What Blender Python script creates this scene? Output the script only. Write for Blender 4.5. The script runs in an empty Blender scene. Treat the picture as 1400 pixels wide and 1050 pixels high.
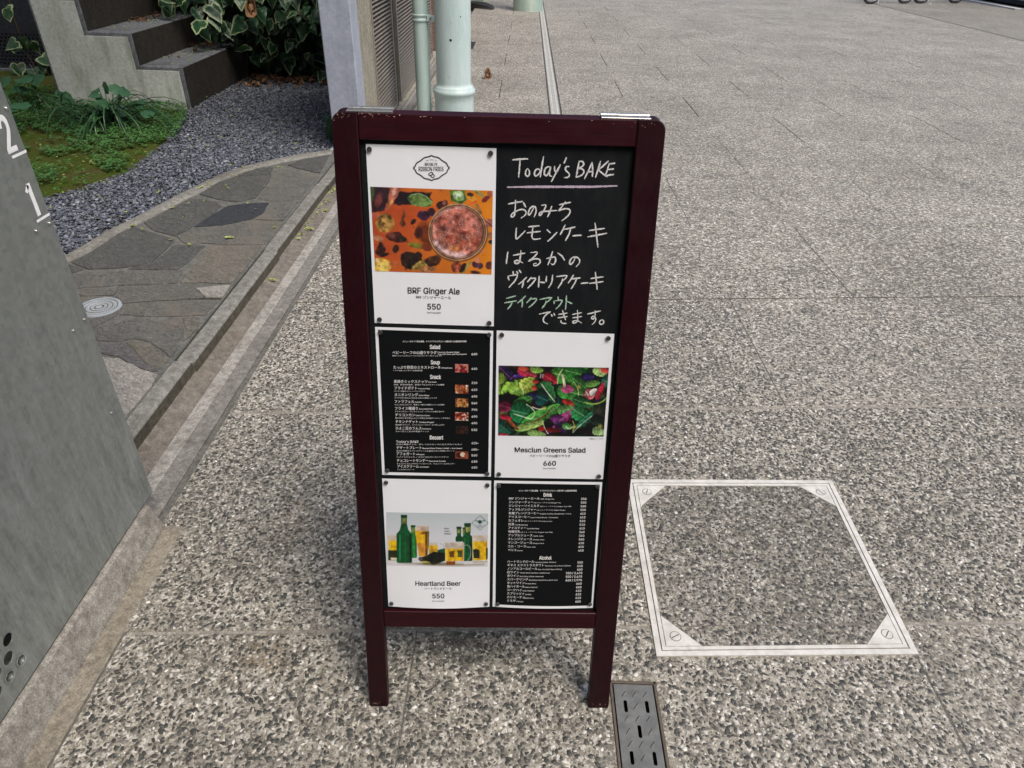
import bpy, math, random
import numpy as np
from mathutils import Vector, Matrix, Euler

random.seed(7)
rng = np.random.default_rng(11)
scene = bpy.context.scene
C = scene.collection

# ------------------------------------------------------------------ camera
CAM_F, CAM_H, PITCH, ROLL, YAW = 925.54, 1.4446, 0.6025, 0.0338, -0.0021
def cam_axes():
    f = Vector((math.sin(YAW)*math.cos(PITCH), math.cos(YAW)*math.cos(PITCH), -math.sin(PITCH)))
    r = Vector((math.cos(YAW), -math.sin(YAW), 0)); u = r.cross(f)
    r2 = math.cos(ROLL)*r + math.sin(ROLL)*u; u2 = -math.sin(ROLL)*r + math.cos(ROLL)*u
    return r2, u2, f
cd = bpy.data.cameras.new('camera'); cam = bpy.data.objects.new('camera', cd); C.objects.link(cam)
r_, u_, f_ = cam_axes()
cam.matrix_world = Matrix(((r_.x, u_.x, -f_.x, 0), (r_.y, u_.y, -f_.y, 0), (r_.z, u_.z, -f_.z, CAM_H), (0, 0, 0, 1)))
cd.sensor_width = 36; cd.lens = 36*CAM_F/1400; cd.clip_end = 300; cd.clip_start = .02
scene.camera = cam

# ------------------------------------------------------------------ world, sun, exposure
SUN_EL, SUN_AZ = math.radians(60), math.radians(132)      # azimuth from +Y clockwise: from behind the camera, to the right
w = bpy.data.worlds.new('World'); scene.world = w; w.use_nodes = True
nt = w.node_tree; nt.nodes.clear()
sky = nt.nodes.new('ShaderNodeTexSky'); sky.sky_type = 'NISHITA'; sky.sun_disc = False
sky.sun_elevation = SUN_EL; sky.sun_rotation = SUN_AZ; sky.air_density = 1.0; sky.dust_density = 4.0; sky.ozone_density = 1.0
bg = nt.nodes.new('ShaderNodeBackground'); bg.inputs[1].default_value = 0.125
wo = nt.nodes.new('ShaderNodeOutputWorld')
nt.links.new(sky.outputs[0], bg.inputs[0]); nt.links.new(bg.outputs[0], wo.inputs[0])
sl = bpy.data.lights.new('sun', 'SUN'); sl.energy = 1.9; sl.angle = math.radians(26); sl.color = (1, .92, .82)
so = bpy.data.objects.new('sun', sl); C.objects.link(so)
dirv = Vector((math.sin(SUN_AZ)*math.cos(SUN_EL), math.cos(SUN_AZ)*math.cos(SUN_EL), math.sin(SUN_EL)))
so.rotation_euler = (-dirv).to_track_quat('-Z', 'Y').to_euler()
vs = scene.view_settings
vs.view_transform = 'Standard'; vs.look = 'None'; vs.exposure = 0.30; vs.gamma = 1; vs.use_curve_mapping = False

# ------------------------------------------------------------------ helpers
def link(o, parent=None):
    C.objects.link(o)
    if parent: o.parent = parent
    return o
def tag(o, label=None, cat=None, group=None, kind=None):
    if label: o['label'] = label
    if cat: o['category'] = cat
    if group: o['group'] = group
    if kind: o['kind'] = kind
    return o
def empty(name, loc=(0, 0, 0), rz=0, label=None, cat=None, group=None, kind=None):
    o = bpy.data.objects.new(name, None); o.location = loc; o.rotation_euler = (0, 0, rz); o.empty_display_size = .05
    return tag(link(o), label, cat, group, kind)
def meshobj(name, V, F, m=None, parent=None, smooth=False, mats=None, mi=None):
    me = bpy.data.meshes.new(name); me.from_pydata([tuple(v) for v in V], [], [tuple(f) for f in F])
    for x in (mats or ([m] if m else [])): me.materials.append(x)
    if mi is not None: me.polygons.foreach_set('material_index', mi)
    if smooth: me.polygons.foreach_set('use_smooth', [True]*len(me.polygons))
    me.update()
    return link(bpy.data.objects.new(name, me), parent)
def mesh_np(name, V, F, m, parent=None, col=None, smooth=False):
    """V (n,3), F (k,s) one face size or list of such arrays"""
    Fs = F if isinstance(F, list) else [F]
    me = bpy.data.meshes.new(name)
    V = np.asarray(V, np.float32)
    me.vertices.add(len(V)); me.vertices.foreach_set('co', V.ravel())
    loops = np.concatenate([f.ravel() for f in Fs]).astype(np.int32)
    sizes = np.concatenate([np.full(len(f), f.shape[1], np.int32) for f in Fs])
    starts = np.concatenate([[0], np.cumsum(sizes)[:-1]]).astype(np.int32)
    me.loops.add(len(loops)); me.loops.foreach_set('vertex_index', loops)
    me.polygons.add(len(sizes)); me.polygons.foreach_set('loop_start', starts)
    me.update(calc_edges=True); me.validate()
    if smooth: me.polygons.foreach_set('use_smooth', [True]*len(me.polygons))
    if col is not None:
        a = me.color_attributes.new('Col', 'FLOAT_COLOR', 'POINT')
        a.data.foreach_set('color', np.concatenate([np.asarray(col, np.float32), np.ones((len(V), 1), np.float32)], 1).ravel())
    me.materials.append(m)
    return link(bpy.data.objects.new(name, me), parent)
class MB:
    def __init__(s): s.V = []; s.F = []
    def add(s, V, F):
        n = len(s.V); s.V += [tuple(v) for v in V]; s.F += [tuple(i+n for i in f) for f in F]; return s
    def box(s, x0, x1, y0, y1, z0, z1, b=0, f=None):
        """box with small chamfer b on all edges; f maps a point"""
        if b <= 0:
            V = [(x, y, z) for z in (z0, z1) for y in (y0, y1) for x in (x0, x1)]
            F = [(0, 2, 3, 1), (4, 5, 7, 6), (0, 1, 5, 4), (2, 6, 7, 3), (0, 4, 6, 2), (1, 3, 7, 5)]
        else:
            V = []; idx = {}
            X = (x0, x1); Y = (y0, y1); Z = (z0, z1); sg = (1, -1)
            for i in (0, 1):
                for j in (0, 1):
                    for k in (0, 1):
                        for a in range(3):
                            p = [X[i]+sg[i]*b, Y[j]+sg[j]*b, Z[k]+sg[k]*b]
                            p[a] = (X, Y, Z)[a][(i, j, k)[a]]
                            idx[(i, j, k, a)] = len(V); V.append(tuple(p))
            F = []
            for a in range(3):
                o = [q for q in range(3) if q != a]
                for e in (0, 1):
                    q = []
                    for (m, n) in ((0, 0), (1, 0), (1, 1), (0, 1)):
                        c = [0, 0, 0]; c[a] = e; c[o[0]] = m; c[o[1]] = n; q.append(idx[(*c, a)])
                    F.append(tuple(q))
            for a in range(3):                       # edge chamfers along axis a
                o = [q for q in range(3) if q != a]
                for m in (0, 1):
                    for n in (0, 1):
                        c0 = [0, 0, 0]; c0[o[0]] = m; c0[o[1]] = n; c1 = list(c0); c1[a] = 1
                        F.append((idx[(*c0, o[0])], idx[(*c1, o[0])], idx[(*c1, o[1])], idx[(*c0, o[1])]))
            for i in (0, 1):
                for j in (0, 1):
                    for k in (0, 1): F.append((idx[(i, j, k, 0)], idx[(i, j, k, 1)], idx[(i, j, k, 2)]))
        if f: V = [f(*v) for v in V]
        return s.add(V, F)
    def cyl(s, c, r, z0, z1, n=24, r1=None, cap=True):
        r1 = r if r1 is None else r1
        V = [(c[0]+r*math.cos(2*math.pi*i/n), c[1]+r*math.sin(2*math.pi*i/n), z0) for i in range(n)]
        V += [(c[0]+r1*math.cos(2*math.pi*i/n), c[1]+r1*math.sin(2*math.pi*i/n), z1) for i in range(n)]
        F = [(i, (i+1) % n, n+(i+1) % n, n+i) for i in range(n)]
        if cap: F += [tuple(range(n, 2*n)), tuple(reversed(range(n)))]
        return s.add(V, F)
    def lathe(s, c, prof, n=40):
        V = []; F = []
        for r, z in prof: V += [(c[0]+r*math.cos(2*math.pi*i/n), c[1]+r*math.sin(2*math.pi*i/n), z) for i in range(n)]
        for k in range(len(prof)-1): F += [(k*n+i, k*n+(i+1) % n, (k+1)*n+(i+1) % n, (k+1)*n+i) for i in range(n)]
        return s.add(V, F)
    def tube(s, pts, r, n=8, taper=None):
        pts = [Vector(p) for p in pts]; V = []; F = []
        for i, p in enumerate(pts):
            t = (pts[min(i+1, len(pts)-1)]-pts[max(i-1, 0)]).normalized()
            a = t.orthogonal().normalized(); b = t.cross(a); rr = r*(taper[i] if taper else 1)
            V += [p+rr*(math.cos(2*math.pi*k/n)*a+math.sin(2*math.pi*k/n)*b) for k in range(n)]
        for i in range(len(pts)-1): F += [(i*n+k, i*n+(k+1) % n, (i+1)*n+(k+1) % n, (i+1)*n+k) for k in range(n)]
        F += [tuple(range((len(pts)-1)*n, len(pts)*n)), tuple(reversed(range(n)))]
        return s.add(V, F)
    def prism(s, poly, z0, z1, bev=0.0, ztop=None):
        """vertical prism with a chamfered top; works on concave outlines"""
        n = len(poly); A = sum(poly[i][0]*poly[(i+1) % n][1]-poly[(i+1) % n][0]*poly[i][1] for i in range(n))
        if A < 0: poly = poly[::-1]
        ins = []
        for i in range(n):
            p0, p1, p2 = (Vector(poly[(i+k-1) % n]) for k in range(3))
            a = (p1-p0).normalized(); b = (p2-p1).normalized()
            na = Vector((-a.y, a.x)); nb = Vector((-b.y, b.x)); m = (na+nb)
            m = m/max(.35, m.dot(na)) if m.length > 1e-6 else na
            ins.append(p1+m*bev)
        V = [(x, y, z0) for x, y in poly]+[(x, y, z1-bev) for x, y in poly]+[(p.x, p.y, z1) for p in ins]
        F = [(i, (i+1) % n, n+(i+1) % n, n+i) for i in range(n)]+[(n+i, n+(i+1) % n, 2*n+(i+1) % n, 2*n+i) for i in range(n)]
        F.append(tuple(range(2*n, 3*n)))
        return s.add(V, F)
    def build(s, name, m, parent=None, smooth=False): return meshobj(name, s.V, s.F, m, parent, smooth)
def pip(P, poly):
    P = np.asarray(P); x, y = P[:, 0], P[:, 1]; ins = np.zeros(len(P), bool); n = len(poly)
    for i in range(n):
        x0, y0 = poly[i]; x1, y1 = poly[(i+1) % n]
        c = ((y0 > y) != (y1 > y)) & (x < (x1-x0)*(y-y0)/((y1-y0) if y1 != y0 else 1e-9)+x0)
        ins ^= c
    return ins

# ------------------------------------------------------------------ material helpers
class G:
    def __init__(s, name, disp=False):
        s.m = bpy.data.materials.new(name); s.m.use_nodes = True; s.nt = s.m.node_tree
        s.b = s.nt.nodes['Principled BSDF']
        s.geo = s.nt.nodes.new('ShaderNodeNewGeometry'); s.tc = s.nt.nodes.new('ShaderNodeTexCoord')
        s.pos = s.geo.outputs['Position']; s.obj = s.tc.outputs['Object']
    def set(s, inp, v):
        if hasattr(v, 'is_linked'): s.nt.links.new(v, inp)
        elif isinstance(v, (tuple, list)) and len(v) == 3 and inp.type == 'RGBA': inp.default_value = (*v, 1)
        else: inp.default_value = v
    def P(s, **k):
        names = dict(col='Base Color', rough='Roughness', metal='Metallic', spec='Specular IOR Level', normal='Normal', coat='Coat Weight', crough='Coat Roughness', alpha='Alpha', sub='Subsurface Weight', trans='Transmission Weight')
        for a, v in k.items(): s.set(s.b.inputs[names[a]], v)
        return s.m
    def map(s, v, scale=(1, 1, 1), rot=(0, 0, 0), loc=(0, 0, 0)):
        n = s.nt.nodes.new('ShaderNodeMapping'); s.set(n.inputs[0], v)
        n.inputs['Scale'].default_value = scale; n.inputs['Rotation'].default_value = rot; n.inputs['Location'].default_value = loc
        return n.outputs[0]
    def noise(s, v, scale, detail=4, rough=.55, dist=0, out='Fac'):
        n = s.nt.nodes.new('ShaderNodeTexNoise'); s.set(n.inputs['Vector'], v); n.inputs['Scale'].default_value = scale
        n.inputs['Detail'].default_value = detail; n.inputs['Roughness'].default_value = rough; n.inputs['Distortion'].default_value = dist
        return n.outputs[out]
    def vor(s, v, scale, feat='F1', rand=1, out='Distance', dims='3D'):
        n = s.nt.nodes.new('ShaderNodeTexVoronoi'); n.feature = feat; n.voronoi_dimensions = dims
        s.set(n.inputs['Vector'], v); n.inputs['Scale'].default_value = scale; n.inputs['Randomness'].default_value = rand
        return n.outputs[out]
    def math(s, op, a, b=0, c=0, clamp=False):
        n = s.nt.nodes.new('ShaderNodeMath'); n.operation = op; n.use_clamp = clamp
        s.set(n.inputs[0], a); s.set(n.inputs[1], b); s.set(n.inputs[2], c); return n.outputs[0]
    def vmath(s, op, a, b=(0, 0, 0)):
        n = s.nt.nodes.new('ShaderNodeVectorMath'); n.operation = op; s.set(n.inputs[0], a)
        if op == 'SCALE': s.set(n.inputs['Scale'], b)
        else: s.set(n.inputs[1], b)
        return n.outputs[0]
    def mix(s, f, a, b, mode='MIX'):
        n = s.nt.nodes.new('ShaderNodeMix'); n.data_type = 'RGBA'; n.blend_type = mode
        s.set(n.inputs[0], f); s.set(n.inputs[6], a); s.set(n.inputs[7], b); return n.outputs[2]
    def ramp(s, f, stops, interp='LINEAR'):
        n = s.nt.nodes.new('ShaderNodeValToRGB'); s.set(n.inputs[0], f); cr = n.color_ramp; cr.interpolation = interp
        while len(cr.elements) < len(stops): cr.elements.new(.5)
        for e, (p, c) in zip(cr.elements, stops):
            e.position = p; e.color = (*c, 1) if isinstance(c, (tuple, list)) else (c, c, c, 1)
        return n.outputs[0]
    def step(s, f, lo, hi):
        n = s.nt.nodes.new('ShaderNodeMapRange'); s.set(n.inputs[0], f); n.inputs[1].default_value = lo; n.inputs[2].default_value = hi
        n.clamp = True; return n.outputs[0]
    def sep(s, v, k):
        n = s.nt.nodes.new('ShaderNodeSeparateXYZ'); s.set(n.inputs[0], v); return n.outputs[k]
    def bump(s, h, dist=.002, strength=1.0, prev=None):
        n = s.nt.nodes.new('ShaderNodeBump'); s.set(n.inputs['Height'], h); n.inputs['Distance'].default_value = dist
        n.inputs['Strength'].default_value = strength
        if prev is not None: s.set(n.inputs['Normal'], prev)
        return n.outputs[0]
    def attr(s, name):
        n = s.nt.nodes.new('ShaderNodeAttribute'); n.attribute_name = name; return n.outputs['Color']

def plain(name, col, rough=.6, var=.15, scale=30, bump=.0005, metal=0, spec=.5, coords='pos'):
    g = G(name); n = g.noise(getattr(g, coords), scale, 5)
    c = g.mix(g.step(n, .3, .7), tuple(x*(1-var) for x in col), tuple(min(1, x*(1+var)) for x in col))
    g.P(col=c, rough=rough, metal=metal, spec=spec)
    if bump: g.P(normal=g.bump(n, bump))
    return g.m

def aggregate(name, far=True, tint=1.0):
    g = G(name); p = g.pos
    wv = g.noise(p, 60, 3, out='Color')
    q = g.vmath('ADD', p, g.vmath('SCALE', g.vmath('SUBTRACT', wv, (.5, .5, .5)), .012))
    big = 98
    cell = g.sep(g.vor(q, big, out='Color', dims='2D'), 0)
    cell2 = g.sep(g.vor(q, big, out='Color', dims='2D'), 1)
    edge = g.vor(q, big, 'DISTANCE_TO_EDGE', out='Distance', dims='2D')
    calm = g.math('ADD', .62, g.math('MULTIPLY', g.step(g.sep(p, 1), 2.3, 3.2), .38))      # nearer, the stones are geometry
    mask = g.math('MULTIPLY', g.math('MULTIPLY', g.step(edge, .09, .17), g.math('LESS_THAN', cell2, .72)), calm)
    stone = g.ramp(cell, [(0, (.055, .058, .055)), (.22, (.085, .087, .082)), (.42, (.14, .138, .13)), (.52, (.27, .26, .24)), (.60, (.44, .43, .40)), (.72, (.62, .61, .58)), (.87, (.80, .79, .77))], 'CONSTANT')
    stone = g.mix(.25, stone, g.mix(g.noise(p, 420, 3), stone, (.22, .21, .19)))
    sc = g.sep(g.vor(q, 210, out='Color', dims='2D'), 0)
    se = g.vor(q, 210, 'DISTANCE_TO_EDGE', out='Distance', dims='2D')
    chip = g.ramp(sc, [(0, (.11, .107, .098)), (.25, (.32, .30, .265)), (.6, (.40, .38, .335)), (.8, (.62, .605, .57))], 'CONSTANT')
    mort = g.mix(g.noise(p, 500, 4), (.215, .20, .17), (.335, .315, .27))
    mort = g.mix(g.math('MULTIPLY', g.step(se, .05, .12), .6), mort, chip)
    c = g.mix(mask, mort, stone)
    big_n = g.noise(p, 1.1, 5, .6); mid_n = g.noise(p, 6, 5, .6)
    c = g.mix(1, c, g.ramp(big_n, [(.3, (.80*tint, .785*tint, .745*tint)), (.7, (1.16*tint, 1.145*tint, 1.10*tint))]), 'MULTIPLY')
    c = g.mix(1, c, g.ramp(mid_n, [(.25, (.80, .80, .80)), (.6, (1.05, 1.05, 1.05))]), 'MULTIPLY')
    c = g.mix(g.math('MULTIPLY', g.step(g.noise(p, 2.3, 6, .7), .6, .75), .35), c, (.20, .155, .10))
    spot = g.step(g.vor(g.vmath('ADD', p, g.vmath('SCALE', g.vmath('SUBTRACT', g.noise(p, 14, 3, out='Color'), (.5, .5, .5)), .10)), 1.9, out='Distance', dims='2D'), .07, .03)
    c = g.mix(g.math('MULTIPLY', spot, .45), c, (.05, .05, .045))
    c = g.mix(calm, c, g.ramp(g.noise(p, 44, 3, .75), [(.36, .50), (.5, .98), (.66, 1.42)]), 'MULTIPLY')
    h = g.math('ADD', g.math('MULTIPLY', mask, .6), g.math('MULTIPLY', g.noise(p, 300, 3), .5))
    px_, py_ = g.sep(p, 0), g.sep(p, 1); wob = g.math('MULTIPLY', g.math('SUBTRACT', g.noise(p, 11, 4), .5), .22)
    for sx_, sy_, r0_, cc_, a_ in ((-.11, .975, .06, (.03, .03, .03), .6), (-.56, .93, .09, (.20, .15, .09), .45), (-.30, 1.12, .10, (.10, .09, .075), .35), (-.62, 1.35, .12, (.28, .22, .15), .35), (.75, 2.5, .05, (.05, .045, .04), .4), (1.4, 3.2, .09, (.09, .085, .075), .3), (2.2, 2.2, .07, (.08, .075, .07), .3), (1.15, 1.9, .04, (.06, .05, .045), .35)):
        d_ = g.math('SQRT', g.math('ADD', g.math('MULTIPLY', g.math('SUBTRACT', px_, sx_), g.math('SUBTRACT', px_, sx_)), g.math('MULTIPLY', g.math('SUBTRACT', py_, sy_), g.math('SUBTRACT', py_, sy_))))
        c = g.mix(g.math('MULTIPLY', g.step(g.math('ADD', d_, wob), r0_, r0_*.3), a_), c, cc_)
    g.P(col=c, rough=g.ramp(mask, [(0, .8), (1, .5)]), spec=.5, normal=g.bump(h, .0012, .8))
    return g.m

M = {}
M['agg'] = aggregate('washed_aggregate')
M['agg_dark'] = aggregate('cover_aggregate', tint=.78)
M['agg_brown'] = aggregate('brown_aggregate', tint=.82)
def m_attr(name, rough=.6, bump=.0004, spec=.5, nscale=300, mixn=.25):
    g = G(name); a = g.attr('Col'); n = g.noise(g.pos, nscale, 3)
    g.P(col=g.mix(mixn, a, g.mix(n, a, (.25, .24, .22))), rough=rough, spec=spec, normal=g.bump(n, bump)); return g.m
M['stones'] = m_attr('stone_chips', .5)
g = G('printed_paper'); g.P(col=g.attr('Col'), rough=.45, spec=.35); M['print'] = g.m
def paper(name, col, spec=.35):
    g = G(name); n = g.noise(g.obj, 9, 3)
    g.P(col=g.mix(n, tuple(x*.965 for x in col), col), rough=.55, spec=spec, normal=g.bump(g.noise(g.obj, 14, 2), .0012)); return g.m
M['paper'] = paper('white_paper', (.80, .82, .86)); M['ink_bg'] = paper('black_print', (.005, .006, .007), .12)
g = G('dark_ink'); g.P(col=(.018, .018, .022), rough=.5); M['ink'] = g.m
g = G('white_ink'); g.P(col=(.78, .78, .78), rough=.5); M['white_ink'] = g.m
g = G('green_ink'); g.P(col=(.02, .09, .065), rough=.5); M['green_ink'] = g.m
# dark red lacquered wood with faint grain and scuffs
def wood():
    g = G('burgundy_lacquer'); o = g.obj
    gr = g.noise(g.map(o, (60, 60, 3)), 3, 6, .65); gr2 = g.noise(g.map(o, (3, 60, 60)), 3, 6, .65)
    c = g.mix(g.step(gr, .3, .75), (.011, .0010, .0027), (.023, .0021, .0050))
    sc = g.step(g.noise(g.map(o, (90, 90, 14)), 2.2, 5, .8), .70, .73)
    c = g.mix(g.math('MULTIPLY', sc, .35), c, (.22, .12, .08))
    g.P(col=c, rough=g.ramp(g.noise(o, 25, 4), [(.3, .36), (.7, .52)]), spec=.20, coat=.10, crough=.18, normal=g.bump(gr, .0003))
    return g.m
M['wood'] = wood(); M['bare_wood'] = plain('bare_wood', (.42, .31, .21), .8, .3, 90)
def wood_h():
    g = G('burgundy_lacquer_rail'); o = g.obj
    gr = g.noise(g.map(o, (3, 60, 60)), 3, 6, .65)
    c = g.mix(g.step(gr, .3, .75), (.016, .0014, .0036), (.036, .0030, .0070))
    sc = g.step(g.noise(g.map(o, (20, 90, 90)), 2.2, 5, .8), .71, .74)
    c = g.mix(g.math('MULTIPLY', sc, .35), c, (.22, .12, .08))
    g.P(col=c, rough=g.ramp(g.noise(o, 25, 4), [(.3, .36), (.7, .52)]), spec=.20, coat=.10, crough=.18, normal=g.bump(gr, .0003))
    return g.m
M['wood_h'] = wood_h()
g = G('chalkboard'); o = g.obj
dust = g.noise(g.map(o, (14, 14, 3)), 2, 7, .7); sp = g.step(g.noise(o, 220, 3, .7), .68, .8)
c = g.mix(g.math('MULTIPLY', g.step(dust, .42, .8), .35), (.006, .0075, .009), (.035, .037, .040)); c = g.mix(g.math('MULTIPLY', sp, .12), c, (.3, .3, .3))
M['board'] = g.P(col=c, rough=.7, spec=.12)
def chalk(name, col):
    g = G(name); n = g.noise(g.map(g.obj, (1, 1, 1)), 900, 4, .8)
    c = g.mix(g.step(n, .34, .56), tuple(x*.22 for x in col), col)
    return g.P(col=c, rough=.95, spec=.1)
M['chalk'] = chalk('white_chalk', (.80, .80, .80)); M['chalk_pink'] = chalk('pink_chalk', (.60, .50, .62)); M['chalk_green'] = chalk('green_chalk', (.46, .66, .52))
M['magnet'] = plain('grey_magnet', (.09, .09, .095), .4, .3, 200, metal=.6)
M['hinge'] = plain('bright_steel', (.62, .60, .57), .3, .15, 80, metal=1)
M['edge_dark'] = plain('dark_rubber', (.02, .02, .02), .7)
# concretes
def concrete(name, c1, c2, stain=(.06, .05, .035), st=.5, rough=.8, sc=6, bump=.002, streak=False, spec=.4, grain=1.0):
    g = G(name); p = g.pos
    n1 = g.noise(p, sc, 7, .65); n2 = g.noise(p, 45, 5, .6); n3 = g.noise(g.map(p, (1, 1, .18)) if streak else p, 11 if streak else 3.1, 6, .7)
    c = g.mix(g.step(n1, .3, .7), c1, c2); c = g.mix(.5*min(1, grain+.2), c, g.mix(g.step(n2, .3, .7), tuple(x*.45 for x in c1), tuple(min(1, x*1.5) for x in c2)))
    n4 = g.noise(p, 230, 4, .7); c = g.mix(grain, c, g.mix(1, c, g.ramp(n4, [(.32, .55), (.5, .95), (.7, 1.45)]), 'MULTIPLY'))
    c = g.mix(g.math('MULTIPLY', g.step(n3, .5, .68), st), c, stain)
    pits = g.step(g.vor(p, 130, out='Distance'), .12, .2)
    c = g.mix(g.math('MULTIPLY', g.math('SUBTRACT', 1, pits), .25), c, tuple(x*.3 for x in c1))
    g.P(col=c, rough=rough, spec=spec, normal=g.bump(g.math('ADD', n2, g.math('MULTIPLY', n1, .8)), bump, .7)); return g.m
M['lip'] = concrete('gutter_lip_concrete', (.22, .21, .19), (.40, .385, .35), st=.3)
M['smooth_conc'] = concrete('smooth_trowelled_concrete', (.21, .19, .15), (.30, .27, .22), (.12, .10, .075), .45, .65, 4, .0008)
M['plinth'] = concrete('weathered_plinth_concrete', (.20, .18, .145), (.36, .345, .31), (.10, .085, .06), .6)
M['channel'] = concrete('gutter_channel_concrete', (.135, .12, .10), (.21, .19, .16), (.11, .075, .045), .5, .55)
M['channel_edge'] = concrete('smooth_gutter_band', (.17, .16, .145), (.26, .25, .23), (.10, .09, .075), .5, .7)
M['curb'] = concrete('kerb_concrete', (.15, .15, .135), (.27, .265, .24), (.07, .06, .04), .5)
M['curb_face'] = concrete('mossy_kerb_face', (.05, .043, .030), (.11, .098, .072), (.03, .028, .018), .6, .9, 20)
M['mortar'] = concrete('grey_mortar', (.095, .097, .09), (.165, .165, .152), (.075, .075, .065), .5, .85, 9)
M['mortar_light'] = concrete('joint_mortar', (.25, .235, .205), (.34, .32, .285), (.15, .13, .11), .4, .85, 9)
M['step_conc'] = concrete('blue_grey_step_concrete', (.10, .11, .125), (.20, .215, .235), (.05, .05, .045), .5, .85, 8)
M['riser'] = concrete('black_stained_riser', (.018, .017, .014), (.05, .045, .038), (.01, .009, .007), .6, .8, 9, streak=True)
M['plaster'] = concrete('streaked_plaster', (.40, .42, .36), (.70, .73, .67), (.20, .225, .15), .55, .85, 2.5, .0010, streak=True, grain=.3)
M['pier'] = concrete('weathered_tan_pier', (.24, .225, .18), (.38, .355, .29), (.13, .115, .08), .6, .85, 5, streak=True)
M['post'] = concrete('pale_blue_grey_post', (.31, .345, .42), (.43, .465, .55), (.25, .27, .32), .4, .45, 7, .0005, streak=True, grain=.15)
M['dirt'] = concrete('soil', (.03, .024, .016), (.07, .055, .035), (.02, .016, .01), .6, .95, 20, .006)
M['dark_wall'] = concrete('dark_bluish_wall', (.018, .021, .030), (.035, .04, .055), (.012, .013, .018), .4, .7, 3)
M['building'] = concrete('grey_rendered_wall', (.22, .22, .21), (.30, .30, .29), (.16, .15, .14), .4, .85, 2)
M['brick_wall'] = concrete('reddish_brown_wall', (.16, .10, .08), (.26, .17, .14), (.09, .06, .05), .4, .8, 6)
M['far_white'] = concrete('pale_grey_wall', (.40, .40, .40), (.55, .55, .55), (.3, .3, .3), .3)
# galvanised steel panel
def galv():
    g = G('galvanised_steel'); p = g.pos
    n1 = g.noise(p, 2.4, 7, .6); n2 = g.noise(p, 90, 5, .7); sp = g.vor(g.vmath('ADD', p, g.vmath('SCALE', g.noise(p, 30, 3, out='Color'), .02)), 80, out='Color')
    spk = g.sep(sp, 0)
    c = g.mix(g.step(n1, .3, .72), (.165, .182, .170), (.235, .252, .238)); c = g.mix(.15, c, g.mix(spk, (.07, .08, .07), (.40, .42, .38)))
    c = g.mix(g.math('MULTIPLY', g.step(n2, .52, .72), .25), c, (.29, .31, .30))
    z = g.sep(p, 2)
    low = g.step(g.math('ADD', z, g.math('MULTIPLY', g.math('SUBTRACT', n1, .5), 1.1)), .95, .10)
    scuff = g.step(g.noise(g.map(p, (1, 1.6, .30), (.35, 0, 0)), 24, 10, .80), .40, .66)
    c = g.mix(g.math('MULTIPLY', g.math('MULTIPLY', low, scuff), .75), c, (.43, .455, .445))
    scr = g.step(g.noise(g.map(p, (1, 9, .9), (.6, 0, 0)), 26, 5, .8), .66, .70)
    c = g.mix(g.math('MULTIPLY', scr, .5), c, (.50, .53, .53))
    g.P(col=c, rough=g.ramp(n2, [(.3, .32), (.7, .5)]), metal=.3, spec=.4, normal=g.bump(g.noise(p, 3, 3), .006, .35, g.bump(n2, .0004))); return g.m
M['galv'] = galv()
M['paint_white'] = plain('white_marking_paint', (.93, .93, .92), .6, .06, 60)
M['bolt'] = plain('bolt_steel', (.38, .38, .36), .35, .2, 200, metal=.8)
M['inside_rust'] = plain('rusty_inside', (.20, .10, .06), .9, .5, 30)
M['black'] = plain('black_void', (.008, .008, .008), .9, .2)
def steel(name, c1, c2, rough=.4, metal=.7, sc=14, dirt=.4, dirtc=(.10, .085, .065)):
    g = G(name); p = g.pos; n = g.noise(p, sc, 6, .65); n2 = g.noise(g.map(p, (8, 1, 1)), 60, 3)
    c = g.mix(g.step(n, .3, .7), c1, c2); c = g.mix(g.math('MULTIPLY', g.step(g.noise(p, 30, 6, .75), .52, .68), dirt), c, dirtc)
    return g.P(col=c, rough=g.ramp(n, [(.3, rough-.08), (.7, rough+.12)]), metal=metal, normal=g.bump(n2, .0002))
M['frame_steel'] = steel('manhole_frame_steel', (.56, .55, .51), (.76, .75, .71), .5, .08, 26, .38, (.36, .33, .27))
M['drain_steel'] = steel('dull_drain_steel', (.13, .138, .135), (.215, .222, .218), .5, .25, 26, .45)
M['drain_frame'] = steel('rusty_drain_frame', (.10, .08, .06), (.18, .15, .12), .8, .2, 30, .6, (.05, .035, .025))
M['grate'] = steel('far_drain_grating', (.72, .72, .68), (.86, .86, .81), .5, .0, 10, .1)
M['grate_dark'] = steel('far_drain_plate', (.36, .36, .33), (.50, .50, .46), .6, .0, 10, .2)
M['cap'] = steel('blue_grey_cast_cap', (.32, .36, .39), (.46, .50, .53), .55, .15, 20, .2)
def pipe_mat(name, c1, c2):
    g = G(name); p = g.pos; n = g.noise(g.map(p, (1, 1, .15)), 14, 6, .7)
    c = g.mix(g.step(n, .3, .7), c1, c2)
    st = g.step(g.noise(g.map(p, (1, 1, .3)), 24, 7, .8), .56, .7)
    c = g.mix(g.math('MULTIPLY', st, .5), c, (.27, .27, .20))
    ru = g.step(g.noise(g.map(p, (1, 1, .6), loc=(3, 1, 7)), 40, 5, .8), .70, .74)
    c = g.mix(g.math('MULTIPLY', ru, .7), c, (.10, .06, .035))
    return g.P(col=c, rough=.42, normal=g.bump(g.noise(p, 40, 4), .0008))
M['pole_paint'] = pipe_mat('pale_mint_pole_paint', (.44, .57, .56), (.60, .71, .71))
M['pipe_paint'] = pipe_mat('pale_green_pipe_paint', (.40, .54, .50), (.54, .67, .64))
M['far_pole'] = pipe_mat('grey_green_pole_paint', (.20, .28, .235), (.30, .38, .32))
M['louver'] = steel('taupe_louver_metal', (.20, .18, .155), (.30, .275, .24), .5, .2, 12, .4)
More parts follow.
